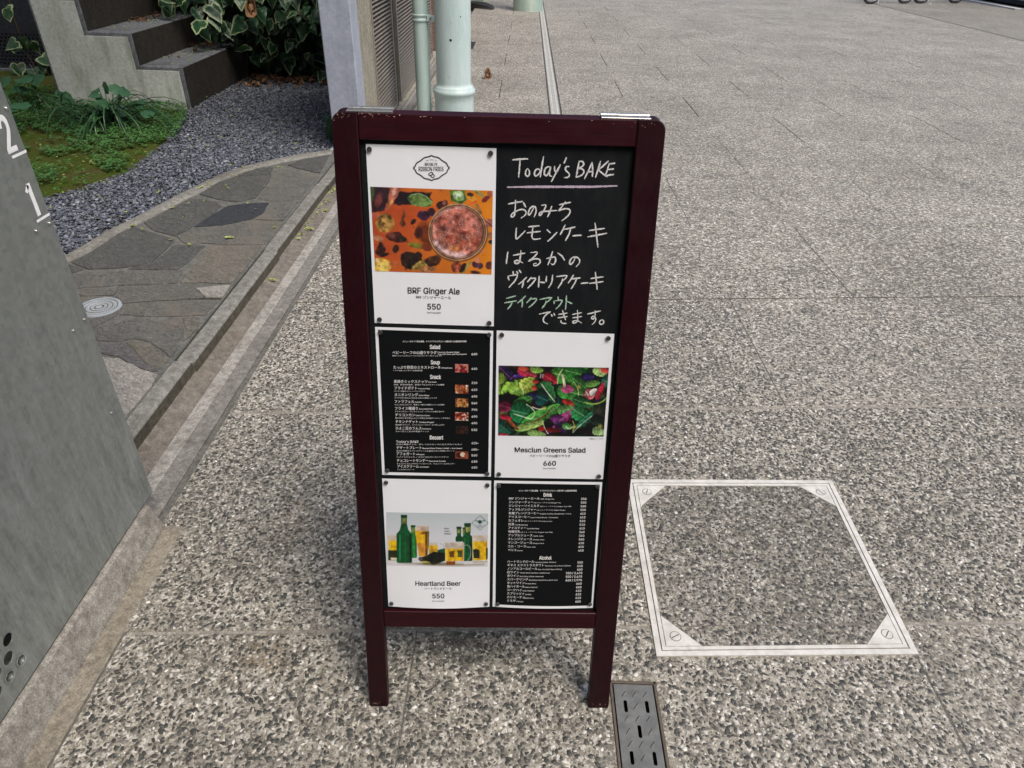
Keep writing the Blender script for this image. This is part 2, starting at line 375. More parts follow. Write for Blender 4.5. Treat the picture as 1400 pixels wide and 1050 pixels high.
M['louver_dark'] = plain('dark_louver_back', (.03, .028, .025), .8)
def slate(name, a, b, tan=None, k=0):
    g = G(name); p = g.map(g.pos, (1, 1, 1), (0, 0, .5), (k*3.1, k*1.7, 0)); n = g.noise(g.map(p, (1, 2.2, 1)), 9, 10, .78, 1.4); n2 = g.noise(p, 120, 4)
    c = g.mix(g.step(n, .3, .7), a, b); c = g.mix(.4, c, g.mix(g.step(n2, .3, .7), tuple(x*.35 for x in a), tuple(min(1, x*1.6) for x in b))); c = g.mix(1, c, g.ramp(g.noise(g.map(p, (1, 2.4, 1)), 42, 7, .75, .6), [(.3, .5), (.5, .95), (.68, 1.5)]), 'MULTIPLY')
    if tan: c = g.mix(g.math('MULTIPLY', g.step(g.noise(p, 5, 5, .7), .48, .62), .6), c, tan)
    g.P(col=c, rough=.7, spec=.45, normal=g.bump(g.math('ADD', g.math('MULTIPLY', n, 2.2), n2), .007, .9)); return g.m
M['flag_dark'] = slate('dark_flagstone', (.045, .048, .045), (.135, .137, .128), k=1)
M['flag_mid'] = slate('mid_flagstone', (.075, .077, .070), (.185, .183, .168), (.20, .175, .14), 2)
M['flag_tan'] = slate('tan_flagstone', (.105, .10, .084), (.215, .20, .17), (.23, .20, .155), 3)
M['flag_slate'] = slate('blue_slate_flagstone', (.028, .033, .040), (.052, .058, .068), k=4)
M['flag_pale'] = slate('pale_granite_flagstone', (.26, .245, .22), (.42, .40, .365), k=5)
M['flag_purple'] = slate('purple_grey_flagstone', (.10, .095, .095), (.175, .165, .165), k=6)
M['joint_dirt'] = plain('joint_dirt', (.055, .048, .038), .9, .3, 60, 0)
g = G('moss_and_soil'); p = g.pos; n = g.noise(p, 7, 7, .7); n2 = g.noise(p, 90, 6, .8)
c = g.mix(g.step(n, .45, .68), (.11, .165, .022), (.17, .13, .06)); c = g.mix(g.step(n2, .3, .75), g.mix(.7, c, (.02, .03, .008)), c)
M['moss'] = g.P(col=c, rough=.95, spec=.1, normal=g.bump(g.math('ADD', n2, n), .02))
def leafmat(name, c1, c2, rough=.45, var=None):
    g = G(name); n = g.noise(g.obj, 14, 4); r = g.nt.nodes.new('ShaderNodeObjectInfo').outputs['Random']
    c = g.mix(g.step(n, .3, .7), c1, c2); c = g.mix(g.math('MULTIPLY', r, .5), c, tuple(x*.55 for x in c1))
    return g.P(col=c, rough=rough, spec=.5, normal=g.bump(n, .002))
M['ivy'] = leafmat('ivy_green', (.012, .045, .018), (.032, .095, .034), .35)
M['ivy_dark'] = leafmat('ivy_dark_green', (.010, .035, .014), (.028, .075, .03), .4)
M['ivy_mid'] = leafmat('ivy_grey_green', (.04, .105, .05), (.08, .16, .085), .4)
M['ivy_edge'] = leafmat('ivy_cream_edge', (.20, .28, .13), (.38, .46, .26), .45)
M['strap'] = leafmat('strap_leaf', (.012, .045, .018), (.05, .13, .045), .3)
M['herb'] = leafmat('herb_leaf', (.04, .12, .035), (.10, .25, .06), .5)
M['broad'] = leafmat('broad_leaf', (.025, .085, .04), (.05, .14, .065), .4)
M['stem'] = plain('brown_stem', (.09, .06, .035), .8)
M['dead'] = leafmat('dry_leaf', (.20, .10, .045), (.34, .19, .09), .8)
M['lime_leaf'] = leafmat('yellow_green_leaf', (.38, .46, .10), (.55, .62, .20), .5)
M['rubber'] = plain('black_tyre_rubber', (.015, .015, .015), .7)
M['chrome'] = plain('silver_metal', (.6, .6, .6), .3, .1, metal=1)
M['bike_frame'] = plain('black_gloss_paint', (.01, .01, .012), .25)

# ================================================================== THE SETTING
GZ = -.05
ground = MB().add([(-60, -40, GZ), (60, -40, GZ), (60, 90, GZ), (-60, 90, GZ)], [(0, 1, 2, 3)]).build('ground', M['mortar'])
tag(ground, kind='structure')

# ---- street paving: skewed rows of big slabs with washed-aggregate tops
pav = empty('street_pavement', (0, 0, 0), kind='structure')
def sk(y): return min(.16, .055+.021*max(0, y-1))
ROWS = [-2.5, -1.65, -.75, .17, 1.035, 1.935, 2.78, 3.66, 4.52, 5.38, 6.24, 7.05, 7.92, 8.80, 9.71, 10.55, 11.40, 12.22, 13.08, 14.0, 14.9, 15.8, 16.7, 17.6, 18.5, 19.4, 20.3, 21.2]  # y at x = 0
def rowy(k, x): return ROWS[k]+sk(ROWS[k])*x
GAPS = {4: .009, 5: .010, 6: .0085}
JA = [1.00, 2.31, 3.71, 5.12, 6.55]; JB = [1.61, 3.00, 4.43, 5.84, 7.25]
XL, XR, SX0, SX1 = -.985, 8.24, .245, .352
joints = []
def slab(k, x0, x1, notch=None, m='agg'):
    g0, g1 = GAPS.get(k, .0035 if ROWS[k] < 6 else .0055)/2, GAPS.get(k+1, .0035 if ROWS[k] < 5 else .0055)/2; e = .0012 if ROWS[k] < 5 else .004
    n = max(1, int((x1-x0)/1.5)); xs0 = [x0+e, x1-e]
    bot = [(x, rowy(k, x)+g0) for x in xs0]; top = [(x, rowy(k+1, x)-g1) for x in reversed(xs0)]
    if notch: bot = [bot[0]]+[(SX0, rowy(k, SX0)+g0), (SX0, notch), (SX1, notch), (SX1, rowy(k, SX1)+g0)]+[bot[1]]
    return MB().prism(bot+top, -.03, 0+random.uniform(-.0006, .0006), .0018).build('paving_slab', M[m], pav)
NB = .908      # the near drain cover ends here
for k in range(len(ROWS)-1):
    xl = -.915 if ROWS[k+1] < 1.25 else XL
    J = JA if k % 2 == 1 else JB
    near = ROWS[k+1] < NB; far = ROWS[k] > 5.2
    if ROWS[k] < NB <= ROWS[k+1]:                 # row pierced by the end of the near drain
        slab(k, xl, -.215); slab(k, -.215, J[0], notch=NB)
        joints.append((k, -.215)); joints += [(k, j) for j in J]
        for a, b in zip(J, J[1:]+[XR]): slab(k, a, b)
        continue
    if near or far:
        if k % 2: slab(k, xl, -.235); slab(k, -.235, SX0)
        else: slab(k, xl, SX0)
        xs = [SX1]+J+[XR]
    else:
        xs = [xl, -.22 if k % 2 else .3]+J+[XR]
        if k % 2 == 0: xs = [xl, .30]+J+[XR]
    for a, b in zip(xs, xs[1:]): slab(k, a, b)
    joints += [(k, j) for j in xs[1:-1]]
    slab(k, 8.30, 12.0, m='agg_brown')
# mortar below the joints
mj = MB()
for (x0, x1, y0, y1) in ((-1.0, .24, -3, 22), (.24, .357, .911, 5.3), (.357, 8.25, -3, 22), (8.25, 12, -3, 22)):
    mj.add([(x0, y0, -.0035), (x1, y0, -.0035), (x1, y1, -.0035), (x0, y1, -.0035)], [(0, 1, 2, 3)])
mj.build('joint_bed', M['mortar'], pav)
for k, h in ((4, .0085), (5, .0095)):
    b = MB(); x0 = -.98 if k == 5 else -.91
    b.add([(x0, rowy(k, x0)-h/2, -.0022), (XR, rowy(k, XR)-h/2, -.0022), (XR, rowy(k, XR)+h/2, -.0022), (x0, rowy(k, x0)+h/2, -.0022)], [(0, 1, 2, 3)])
    b.build('joint_mortar', M['mortar_light'], pav)
dj = MB()
def jstrip(x0, y0, x1, y1, w_, z=-.0018):
    L_ = math.hypot(x1-x0, y1-y0); nx_, ny_ = -(y1-y0)/L_*w_/2, (x1-x0)/L_*w_/2
    dj.add([(x0+nx_, y0+ny_, z), (x1+nx_, y1+ny_, z), (x1-nx_, y1-ny_, z), (x0-nx_, y0-ny_, z)], [(0, 1, 2, 3)])
for k, j in joints:
    if ROWS[k] > 5: jstrip(j, rowy(k, j)+.006, j, rowy(k+1, j)-.006, .0075)
for k in range(9, len(ROWS)): jstrip(SX1+.01, rowy(k, SX1), XR, rowy(k, XR), .004)
jstrip(XL, rowy(6, XL), XR, rowy(6, XR), .0080, -.0010)
for k in range(10, 24): jstrip(-.235, rowy(k, -.235)+.01, -.235, rowy(k+1, -.235)-.01, .008) if k % 2 else None
dj.build('dirt_in_joints', M['joint_dirt'], pav)
dj = MB()
for k, j in joints:
    if ROWS[k] < 5: jstrip(j, rowy(k, j)+.006, j, rowy(k+1, j)-.006, .0030, -.0004)
dj.build('joint_grout', M['mortar'], pav)
tag(MB().box(8.235, 8.305, -3, 21.5, -.03, -.004).build('dark_drain_channel', M['louver_dark'], pav))

# ---- exposed aggregate stones in the near paving, real geometry
def pebbles(name, parent, pts, zbase, seed, shade=1.0, smin=.0024, smax=.0092, fade=None):
    r = np.random.default_rng(seed); n = len(pts); K = 6
    size = smin+(smax-smin)*r.random(n)**1.2; asp = r.uniform(.42, .85, n); ang = r.random(n)*math.pi*2
    th = (np.arange(K)[None]+r.uniform(-.42, .42, (n, K)))*2*math.pi/K; rad = r.uniform(.62, 1.18, (n, K))
    pr = np.array([.27, .24, .11, .03, .05, .09, .12, .09]); ci = r.choice(8, n, p=pr/pr.sum()); size = size*np.where(ci >= 4, .80, 1.06)
    u = np.cos(th)*rad*size[:, None]; v = np.sin(th)*rad*size[:, None]*asp[:, None]
    x = u*np.cos(ang)[:, None]-v*np.sin(ang)[:, None]; y = u*np.sin(ang)[:, None]+v*np.cos(ang)[:, None]
    h = r.uniform(.0003, .0011, n)*(size/.008)**.3
    V = np.zeros((n, 2*K+1, 3))
    V[:, :K, 0] = pts[:, 0:1]+x; V[:, :K, 1] = pts[:, 1:2]+y; V[:, :K, 2] = zbase-.0008
    V[:, K:2*K, 0] = pts[:, 0:1]+x*.86; V[:, K:2*K, 1] = pts[:, 1:2]+y*.86; V[:, K:2*K, 2] = zbase+h[:, None]*.8
    V[:, 2*K, 0] = pts[:, 0]; V[:, 2*K, 1] = pts[:, 1]; V[:, 2*K, 2] = zbase+h
    i = np.arange(K); j = (i+1) % K; base = (np.arange(n)*(2*K+1))[:, None]
    side = np.stack([base+i, base+j, base+K+j, base+K+i], -1).reshape(-1, 4)
    top = np.stack([base+K+i, base+K+j, base+2*K+0*i], -1).reshape(-1, 3)
    pal = np.array([(.028, .030, .028), (.045, .047, .043), (.072, .072, .066), (.16, .155, .145), (.29, .28, .255), (.44, .425, .395), (.58, .57, .54), (.72, .71, .68)])
    col = shade*pal[ci]*r.uniform(.75, 1.25, (n, 1))*np.array([.99, .985, .96])[None]*r.uniform(.97, 1.03, (n, 3))
    col = np.repeat(col[:, None], 2*K+1, 1).reshape(-1, 3)
    o = mesh_np(name, V.reshape(-1, 3), [side, top], M['stones'], parent, col)
    return tag(o, kind='stuff')
sp = .0104
MH = [(.366, .972), (1.004, 1.003), (1.020, 1.617), (.369, 1.588)]      # manhole frame corners
def shrink(poly, d):
    cx = sum(p[0] for p in poly)/4; cy = sum(p[1] for p in poly)/4
    return [(x+(d if x < cx else -d), y+(d if y < cy else -d)) for x, y in poly]
nx, ny = int(3.5/sp), int(2.75/(sp*.9))
gx, gy = np.meshgrid(np.arange(nx)*sp-.98, np.arange(ny)*sp*.9+.55)
gx = gx+(np.arange(ny) % 2)[:, None]*sp/2
pts = np.stack([gx.ravel(), gy.ravel()], 1)+rng.uniform(-.45, .45, (gx.size, 2))*sp
keep = rng.random(len(pts)) < np.clip((3.3-pts[:, 1])/.7, 0, .97)
keep &= (pts[:, 0] > XL+.01) & ((pts[:, 1] > 1.325) | (pts[:, 0] > -.905)) & (pts[:, 0] < .6+1.0*pts[:, 1]) 
keep &= ~pip(pts, shrink(MH, -.007))
keep &= ~((pts[:, 0] > .236) & (pts[:, 0] < .364) & (pts[:, 1] < .92))
for k in range(len(ROWS)): keep &= np.abs(pts[:, 1]-(ROWS[k]+sk(ROWS[k])*pts[:, 0])) > (.010 if k in GAPS else .005)
for k, j in joints:
    iny = (pts[:, 1] > ROWS[k]+sk(ROWS[k])*pts[:, 0]) & (pts[:, 1] < ROWS[k+1]+sk(ROWS[k+1])*pts[:, 0])
    keep &= ~(iny & (np.abs(pts[:, 0]-j) < .0055))
# bare tan cement patches near the left edge
pebbles('aggregate_stones', pav, pts[keep], 0, 3)

# ---- gutter, kerb
gut = empty('gutter', (0, 0, 0), kind='structure')
MB().box(-.972, -.918, -1.5, 1.331, -.03, .0025, .002).build('cement_strip', M['smooth_conc'], gut)
# lip in lengths
for y0, y1 in ((1.333, 2.36), (2.364, 4.4), (4.404, 7.5), (7.504, 10.0)):
    MB().box(-1.112, -1.064, y0, y1, -.03, .0055+random.uniform(-.001, .001), .003).build('lip_stone', M['lip'], gut)
MB().box(-1.0635, -1.006, 1.333, 10, -.03, .0015, .001).build('outer_cement_band', M['channel_edge'], gut)
MB().box(-1.005, -.988, 1.333, 10, -.03, -.006).build('joint_filler', M['channel'], gut)
nn_ = 60; V = []; rq = random.Random(8)
for i in range(nn_+1):
    y = 1.0+9.0*(i/nn_)**1.6
    V += [(-1.180, y, .034), (-1.165, y, .027+rq.uniform(-.0015, .0015)), (-1.140, y, .011+rq.uniform(-.001, .001)), (-1.1125, y, .001)]
meshobj('channel', V, [(4*i+k, 4*i+k+1, 4*i+k+5, 4*i+k+4) for i in range(nn_) for k in range(3)], M['channel'], gut, True)
kerb = empty('kerb', (0, 0, 0), kind='structure')
yk = [1.0, 2.06, 3.07, 4.07, 4.78]
for i, (y0, y1) in enumerate(zip(yk, yk[1:])):
    dx = [0, .006, .0, .004][i]; dz = [.004, 0, .001, -.002][i]
    MB().box(-1.245+dx, -1.178+dx, y0+.0006, y1-.0006, -.04, .080+dz, .009).build('kerb_stone', M['curb'], kerb)
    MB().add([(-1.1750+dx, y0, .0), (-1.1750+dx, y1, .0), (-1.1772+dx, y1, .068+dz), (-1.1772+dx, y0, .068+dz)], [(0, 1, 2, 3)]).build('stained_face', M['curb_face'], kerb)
# low base wall below the louver fence, beyond the kerb
# ---- terrace: mortar bed, flagstones, curved border
ter = empty('flagstone_terrace', (0, 0, 0), kind='structure')
BIN = [(-2.080, 2.848), (-2.038, 2.963), (-2.018, 3.210), (-1.978, 3.338), (-1.935, 3.520), (-1.899, 3.710), (-1.843, 3.900), (-1.786, 4.130), (-1.709, 4.300), (-1.570, 4.466), (-1.469, 4.560), (-1.300, 4.700)]
BOUT = [(-2.141, 2.835), (-2.115, 3.000), (-2.085, 3.244), (-2.042, 3.424), (-1.995, 3.657), (-1.954, 3.858), (-1.879, 4.150), (-1.784, 4.344), (-1.640, 4.520), (-1.496, 4.666), (-1.300, 4.800)]
bedp = [(-1.246, .2), (-1.246, 4.78), (-1.298, 4.78)]+BOUT[::-1]+[(-2.3, 2.3), (-2.5, 1.2), (-2.5, .2)]
MB().prism(bedp, -.04, .0765, .002).build('mortar_bed', M['mortar'], ter)
b = MB(); n = 0
bi = BIN; bo = BOUT
def resample(L, n):
    d = [0]
    for a, c in zip(L, L[1:]): d.append(d[-1]+math.dist(a, c))
    out = []
    for i in range(n):
        t = d[-1]*i/(n-1); k = max(j for j in range(len(d)) if d[j] <= t+1e-9); k = min(k, len(L)-2); q = (t-d[k])/(d[k+1]-d[k])
        out.append((L[k][0]+(L[k+1][0]-L[k][0])*q, L[k][1]+(L[k+1][1]-L[k][1])*q))
    return out
A_, B_ = resample(BIN, 40), resample(BOUT, 40)
V = []; 
for a, c in zip(A_, B_): V += [(a[0], a[1], .070), (a[0], a[1], .0815), (a[0]*.7+c[0]*.3, a[1]*.7+c[1]*.3, .0875), (a[0]*.2+c[0]*.8, a[1]*.2+c[1]*.8, .0875), (c[0], c[1], .080), (c[0], c[1], .03)]
F = [(i*6+j, i*6+j+1, (i+1)*6+j+1, (i+1)*6+j) for i in range(39) for j in range(5)]
meshobj('curved_border', V, F, M['curb'], ter, True)
FL = {'A': ('flag_dark', [(-2.051, 2.857), (-2.022, 2.967), (-2.006, 3.193), (-1.975, 3.289), (-1.866, 3.223), (-1.721, 3.147), (-1.707, 3.039), (-1.709, 2.872), (-1.82, 2.814), (-1.94, 2.791)]),
'B': ('flag_dark', [(-1.951, 3.357), (-1.921, 3.511), (-1.868, 3.721), (-1.773, 3.716), (-1.665, 3.635), (-1.655, 3.519), (-1.682, 3.352), (-1.73, 3.203), (-1.848, 3.253)]),
'C': ('flag_slate', [(-1.674, 3.329), (-1.656, 3.456), (-1.62, 3.633), (-1.538, 3.681), (-1.422, 3.703), (-1.406, 3.556), (-1.435, 3.459), (-1.548, 3.367)]),
'D': ('flag_dark', [(-1.84, 3.807), (-1.815, 4.024), (-1.766, 4.122), (-1.67, 4.153), (-1.558, 4.18), (-1.531, 3.963), (-1.525, 3.78), (-1.603, 3.713), (-1.712, 3.74)]),
'E': ('flag_dark', [(-1.761, 4.152), (-1.69, 4.287), (-1.596, 4.339), (-1.57, 4.214), (-1.678, 4.175)]),
'F': ('flag_mid', [(-1.54, 4.197), (-1.49, 4.30), (-1.275, 4.22), (-1.268, 3.80), (-1.334, 3.763), (-1.418, 3.744), (-1.50, 3.778), (-1.505, 3.942)]),
'F2': ('flag_dark', [(-1.512, 4.41), (-1.461, 4.51), (-1.312, 4.65), (-1.275, 4.27), (-1.34, 4.30), (-1.427, 4.345)]),
'G': ('flag_mid', [(-1.392, 3.69), (-1.265, 3.738), (-1.262, 3.455), (-1.412, 3.455), (-1.386, 3.557)]),
'H': ('flag_mid', [(-1.71, 3.199), (-1.658, 3.296), (-1.544, 3.337), (-1.423, 3.433), (-1.262, 3.43), (-1.258, 3.131), (-1.343, 3.12), (-1.542, 3.122), (-1.598, 3.099), (-1.644, 3.118)]),
'I': ('flag_tan', [(-1.512, 3.09), (-1.268, 3.10), (-1.264, 2.784), (-1.273, 2.70), (-1.479, 2.69), (-1.486, 2.838)]),
'J': ('flag_mid', [(-1.975, 2.728), (-1.814, 2.768), (-1.598, 2.785), (-1.533, 2.79), (-1.505, 2.678), (-1.72, 2.641), (-1.889, 2.600)]),
'J2': ('flag_dark', [(-1.684, 2.895), (-1.679, 3.072), (-1.537, 3.082), (-1.54, 2.903), (-1.555, 2.815), (-1.768, 2.805)]),
'K': ('flag_mid', [(-1.698, 2.61), (-1.494, 2.655), (-1.413, 2.613), (-1.35, 2.545), (-1.26, 2.545), (-1.403, 2.533), (-1.629, 2.48), (-1.68, 2.53)]),
'K2': ('flag_mid', [(-2.0, 2.564), (-1.722, 2.603), (-1.715, 2.545), (-1.771, 2.54), (-1.97, 2.50)]),
'L': ('flag_pale', [(-1.392, 2.633), (-1.315, 2.66), (-1.262, 2.675), (-1.255, 2.562), (-1.321, 2.558)]),
'M': ('flag_mid', [(-1.609, 2.467), (-1.401, 2.522), (-1.271, 2.53), (-1.268, 2.405), (-1.358, 2.389), (-1.52, 2.378), (-1.594, 2.383)]),
'N1': ('flag_mid', [(-1.627, 2.274), (-1.519, 2.346), (-1.46, 2.35), (-1.42, 2.32), (-1.38, 2.357), (-1.348, 2.368), (-1.292, 2.243), (-1.285, 2.177), (-1.268, 2.138), (-1.272, 2.09), (-1.389, 2.185), (-1.454, 2.205), (-1.504, 2.177), (-1.586, 2.186)]),
'N2': ('flag_tan', [(-1.446, 2.186), (-1.383, 2.170), (-1.268, 2.075), (-1.277, 2.022), (-1.295, 2.018), (-1.34, 2.043), (-1.418, 2.130), (-1.467, 2.169)]),
'N3': ('flag_purple', [(-1.57, 2.125), (-1.488, 2.161), (-1.425, 2.118), (-1.341, 2.032), (-1.291, 2.010), (-1.275, 1.993), (-1.298, 1.985), (-1.356, 2.013), (-1.455, 2.075), (-1.587, 2.112)]),
'O': ('flag_pale', [(-1.65, 2.075), (-1.435, 2.051), (-1.338, 1.991), (-1.262, 1.958), (-1.252, 1.888), (-1.254, 1.789), (-1.256, 1.60), (-1.45, 1.60), (-1.70, 1.80)]),
'Q': ('flag_tan', [(-1.338, 2.371), (-1.277, 2.377), (-1.256, 2.311), (-1.256, 2.233), (-1.267, 2.202), (-1.284, 2.272)]),
'W': ('flag_mid', [(-1.90, 2.49), (-1.72, 2.53), (-1.64, 2.47), (-1.615, 2.37), (-1.66, 2.26), (-1.95, 2.20)]),
'X': ('flag_dark', [(-1.252, 1.59), (-1.45, 1.59), (-2.3, 1.59), (-2.3, 1.0), (-1.252, 1.0)]),
'Y': ('flag_mid', [(-1.72, 1.82), (-1.66, 2.08), (-1.60, 2.11), (-1.96, 2.18), (-2.3, 2.1), (-2.3, 1.62), (-1.7, 1.62)]),
'Z': ('flag_dark', [(-2.0, 2.73), (-1.97, 2.78), (-2.07, 2.83), (-2.2, 2.6), (-2.02, 2.50)])}
for k, (m, poly) in FL.items():
    cx = sum(p[0] for p in poly)/len(poly); cy = sum(p[1] for p in poly)/len(poly)
    poly = [(cx+(x-cx)*1.045, cy+(y-cy)*1.035) for x, y in poly]
    # finer, slightly ragged outline
    q = []
    for i, a in enumerate(poly):
        c = poly[(i+1) % len(poly)]; L = math.dist(a, c); n = max(1, int(L/.035))
        for t in range(n):
            f = t/n; j = .0035 if t else 0
            q.append((a[0]+(c[0]-a[0])*f+random.uniform(-j, j), a[1]+(c[1]-a[1])*f+random.uniform(-j, j)))
    MB().prism(q, .06, .0805+random.uniform(0, .004), .0022).build('flagstone', M[m], ter)
# round cast cap in the terrace
cap = empty('drain_cap', (-1.708, 2.43, .080), label='round blue-grey metal drain cap with concentric rings set in the flagstones beside the steel panel', cat='drain cap')
b = MB().lathe((0, 0), [(.0, .006), (.012, .006), (.013, .0045), (.020, .0045), (.021, .006), (.030, .006), (.031, .0045), (.038, .0045), (.039, .006), (.048, .006), (.049, .0045), (.056, .0045), (.057, .006), (.066, .006), (.067, .0045), (.072, .0045), (.073, .007), (.082, .007), (.085, .0)], 56)
b.build('cap_disc', M['cap'], cap)
b = MB()
for r0_ in (.0130, .0212, .0312, .0392, .0492, .0572, .0672): b.lathe((0, 0), [(r0_, .0052), (r0_+.0034 if r0_ > .02 else r0_+.0066, .0052)], 48)
b.build('dark_grooves', M['drain_frame'], cap)  # thin dark rings laid in the grooves to make them stand out
b = MB()
for r_ in (.0255, .0435, .0615):
    for i in range(int(r_*500)):
        a = i*2*math.pi/int(r_*500); b.cyl((r_*math.cos(a), r_*math.sin(a)), .0013, .0058, .0066, 6)
tag(b.build('raised_studs', M['drain_steel'], cap), kind='stuff')

# ---- gravel bed
grav = [(-2.12, 2.75)]+BOUT+[(-1.30, 7.45), (-4.2, 7.45), (-4.2, 6.3), (-2.75, 5.83), (-2.60, 5.43), (-2.43, 4.83), (-2.373, 4.17), (-2.50, 3.80), (-2.64, 3.60), (-3.3, 3.1), (-3.3, 2.5)]
MB().prism(grav, -.03, .066, .002).build('gravel_bed_base', M['dirt'])['kind'] = 'structure'
# ---- planted soil with moss
mossp = [(-3.3, 2.5), (-3.3, 3.1), (-2.64, 3.60), (-2.50, 3.80), (-2.373, 4.17), (-2.43, 4.83), (-2.60, 5.43), (-2.75, 5.83), (-4.2, 6.3), (-4.2, 7.5), (-7, 7.5), (-7, 2.5)]
def grid_surface(name, poly, z, amp, m, st=.05):
    xs = np.arange(min(p[0] for p in poly), max(p[0] for p in poly), st); ys = np.arange(min(p[1] for p in poly), max(p[1] for p in poly), st)
    X, Y = np.meshgrid(xs, ys); ins = pip(np.stack([X.ravel(), Y.ravel()], 1), poly).reshape(X.shape)
    D = np.full(X.shape, 9.0)
    for (ax, ay), (bx, by) in zip(poly, poly[1:]+poly[:1]):
        t = np.clip(((X-ax)*(bx-ax)+(Y-ay)*(by-ay))/((bx-ax)**2+(by-ay)**2), 0, 1); D = np.minimum(D, np.hypot(X-ax-t*(bx-ax), Y-ay-t*(by-ay)))
    D = np.where(ins, D, -D); fall = np.clip((D+.02)/.16, 0, 1)
    Z = z-.034+.034*fall+amp*fall*(np.sin(X*7+1.3*np.sin(Y*3))*.5+np.sin(Y*9+X*4)*.5)+rng.normal(0, amp*.15, X.shape)
    idx = np.arange(X.size).reshape(X.shape); q = np.stack([idx[:-1, :-1], idx[:-1, 1:], idx[1:, 1:], idx[1:, :-1]], -1)
    ok = ins[:-1, :-1] | ins[:-1, 1:] | ins[1:, 1:] | ins[1:, :-1]
    return mesh_np(name, np.stack([X.ravel(), Y.ravel(), Z.ravel()], 1), q[ok], m, None, smooth=True)
mo = grid_surface('planted_soil', mossp, .088, .010, M['moss'], .04); tag(mo, kind='structure')
def chips(name, poly, spc, zlo, zhi, smin, smax, pal, seed, mat, flat=.6, dens=1):
    r = np.random.default_rng(seed); x0, x1 = min(p[0] for p in poly), max(p[0] for p in poly); y0, y1 = min(p[1] for p in poly), max(p[1] for p in poly)
    n = int((x1-x0)*(y1-y0)/spc**2); P = np.stack([r.uniform(x0, x1, n), r.uniform(y0, y1, n)], 1); P = P[pip(P, poly)]
    if dens < 1: P = P[r.random(len(P)) < dens]
    n = len(P); base = np.array([(-1, 0, 0), (1, 0, 0), (0, -1, 0), (0, 1, 0), (.1, .1, 1), (-.1, 0, -1), (.7, .7, .5), (-.7, .6, .4)], float)
    Vt = base[None]*r.uniform(.55, 1.15, (n, 8, 3)); s = r.uniform(smin, smax, n); Vt *= s[:, None, None]*np.array([1, .7, flat])[None, None]
    ang = r.random(n)*6.28; tl = r.normal(0, .5, n); c, sn = np.cos(tl)[:, None], np.sin(tl)[:, None]
    y, z = Vt[..., 1]*c-Vt[..., 2]*sn, Vt[..., 1]*sn+Vt[..., 2]*c; x = Vt[..., 0]
    c, sn = np.cos(ang)[:, None], np.sin(ang)[:, None]
    W = np.stack([x*c-y*sn+P[:, 0:1], x*sn+y*c+P[:, 1:2], z+r.uniform(zlo, zhi, n)[:, None]], -1)
    f = np.array([(6, 4, 1), (6, 3, 4), (7, 4, 3), (7, 0, 4), (0, 2, 4), (2, 1, 4), (1, 6, 3), (0, 7, 3), (1, 3, 5), (3, 0, 5), (0, 2, 5), (2, 1, 5)])
    Fc = (np.arange(n)*8)[:, None, None]+f[None]
    pal = np.array(pal); col = pal[r.integers(0, len(pal), n)]*r.uniform(.7, 1.3, (n, 1))
    return tag(mesh_np(name, W.reshape(-1, 3), Fc.reshape(-1, 3), mat, None, np.repeat(col, 8, 0)), kind='stuff')
gpal = [(.075, .092, .130), (.10, .12, .165), (.040, .050, .074), (.15, .17, .215), (.08, .095, .13), (.24, .26, .31)]
ch = chips('gravel', [(-2.12, 2.75)]+BOUT+[(-1.30, 7.2), (-2.735, 7.2), (-2.75, 5.80), (-2.68, 5.43), (-2.52, 4.83), (-2.46, 4.17), (-2.58, 3.83), (-2.72, 3.62), (-3.3, 3.15), (-3.3, 2.5)], .0100, .066, .079, .006, .0145, gpal, 5, M['stones'])
tag(ch, 'blue-grey crushed slate gravel between the flagstone border and the ivy', 'gravel')

# ---- big shapes outside: walls
bank = MB().prism([(-3.85, 7.35), (-1.32, 7.35), (-1.32, 7.6), (-3.85, 7.6)], 0, 3.6).build('ivy_wall', M['dirt'])
tag(bank, 'dark soil-stained garden wall behind the variegated ivy', 'wall')
dw = empty('perforated_screen', (-4.7, 7.1, 0), label='dark bluish metal screen with a band of hexagonal perforations behind the steps', cat='screen')
MB().box(-1.9, .75, .03, .10, .40, 3.4).build('upper_sheet', M['dark_wall'], dw)
MB().box(-1.9, .75, -.06, .10, -.02, .10).build('bottom_rail', M['step_conc'], dw)
MB().box(-1.9, .75, .25, .28, .0, .5).build('back_sheet', M['black'], dw)
b = MB(); R = .021
for r_ in range(10):
    for c_ in range(44):
        cx = -1.05+c_*R*1.78+(r_ % 2)*R*.89; cz = .11+r_*R*1.54
        o_ = [(cx+R*1.03*math.cos(math.pi/6+k*math.pi/3), 0, cz+R*1.03*math.sin(math.pi/6+k*math.pi/3)) for k in range(6)]
        i_ = [(cx+R*.66*math.cos(math.pi/6+k*math.pi/3), 0, cz+R*.66*math.sin(math.pi/6+k*math.pi/3)) for k in range(6)]
        bk = [(x, .006, z) for x, y, z in i_]
        b.add(o_+i_+bk, [(k, (k+1) % 6, 6+(k+1) % 6, 6+k) for k in range(6)]+[(6+k, 6+(k+1) % 6, 12+(k+1) % 6, 12+k) for k in range(6)])
tag(b.build('hexagonal_mesh', M['dark_wall'], dw), kind='stuff')

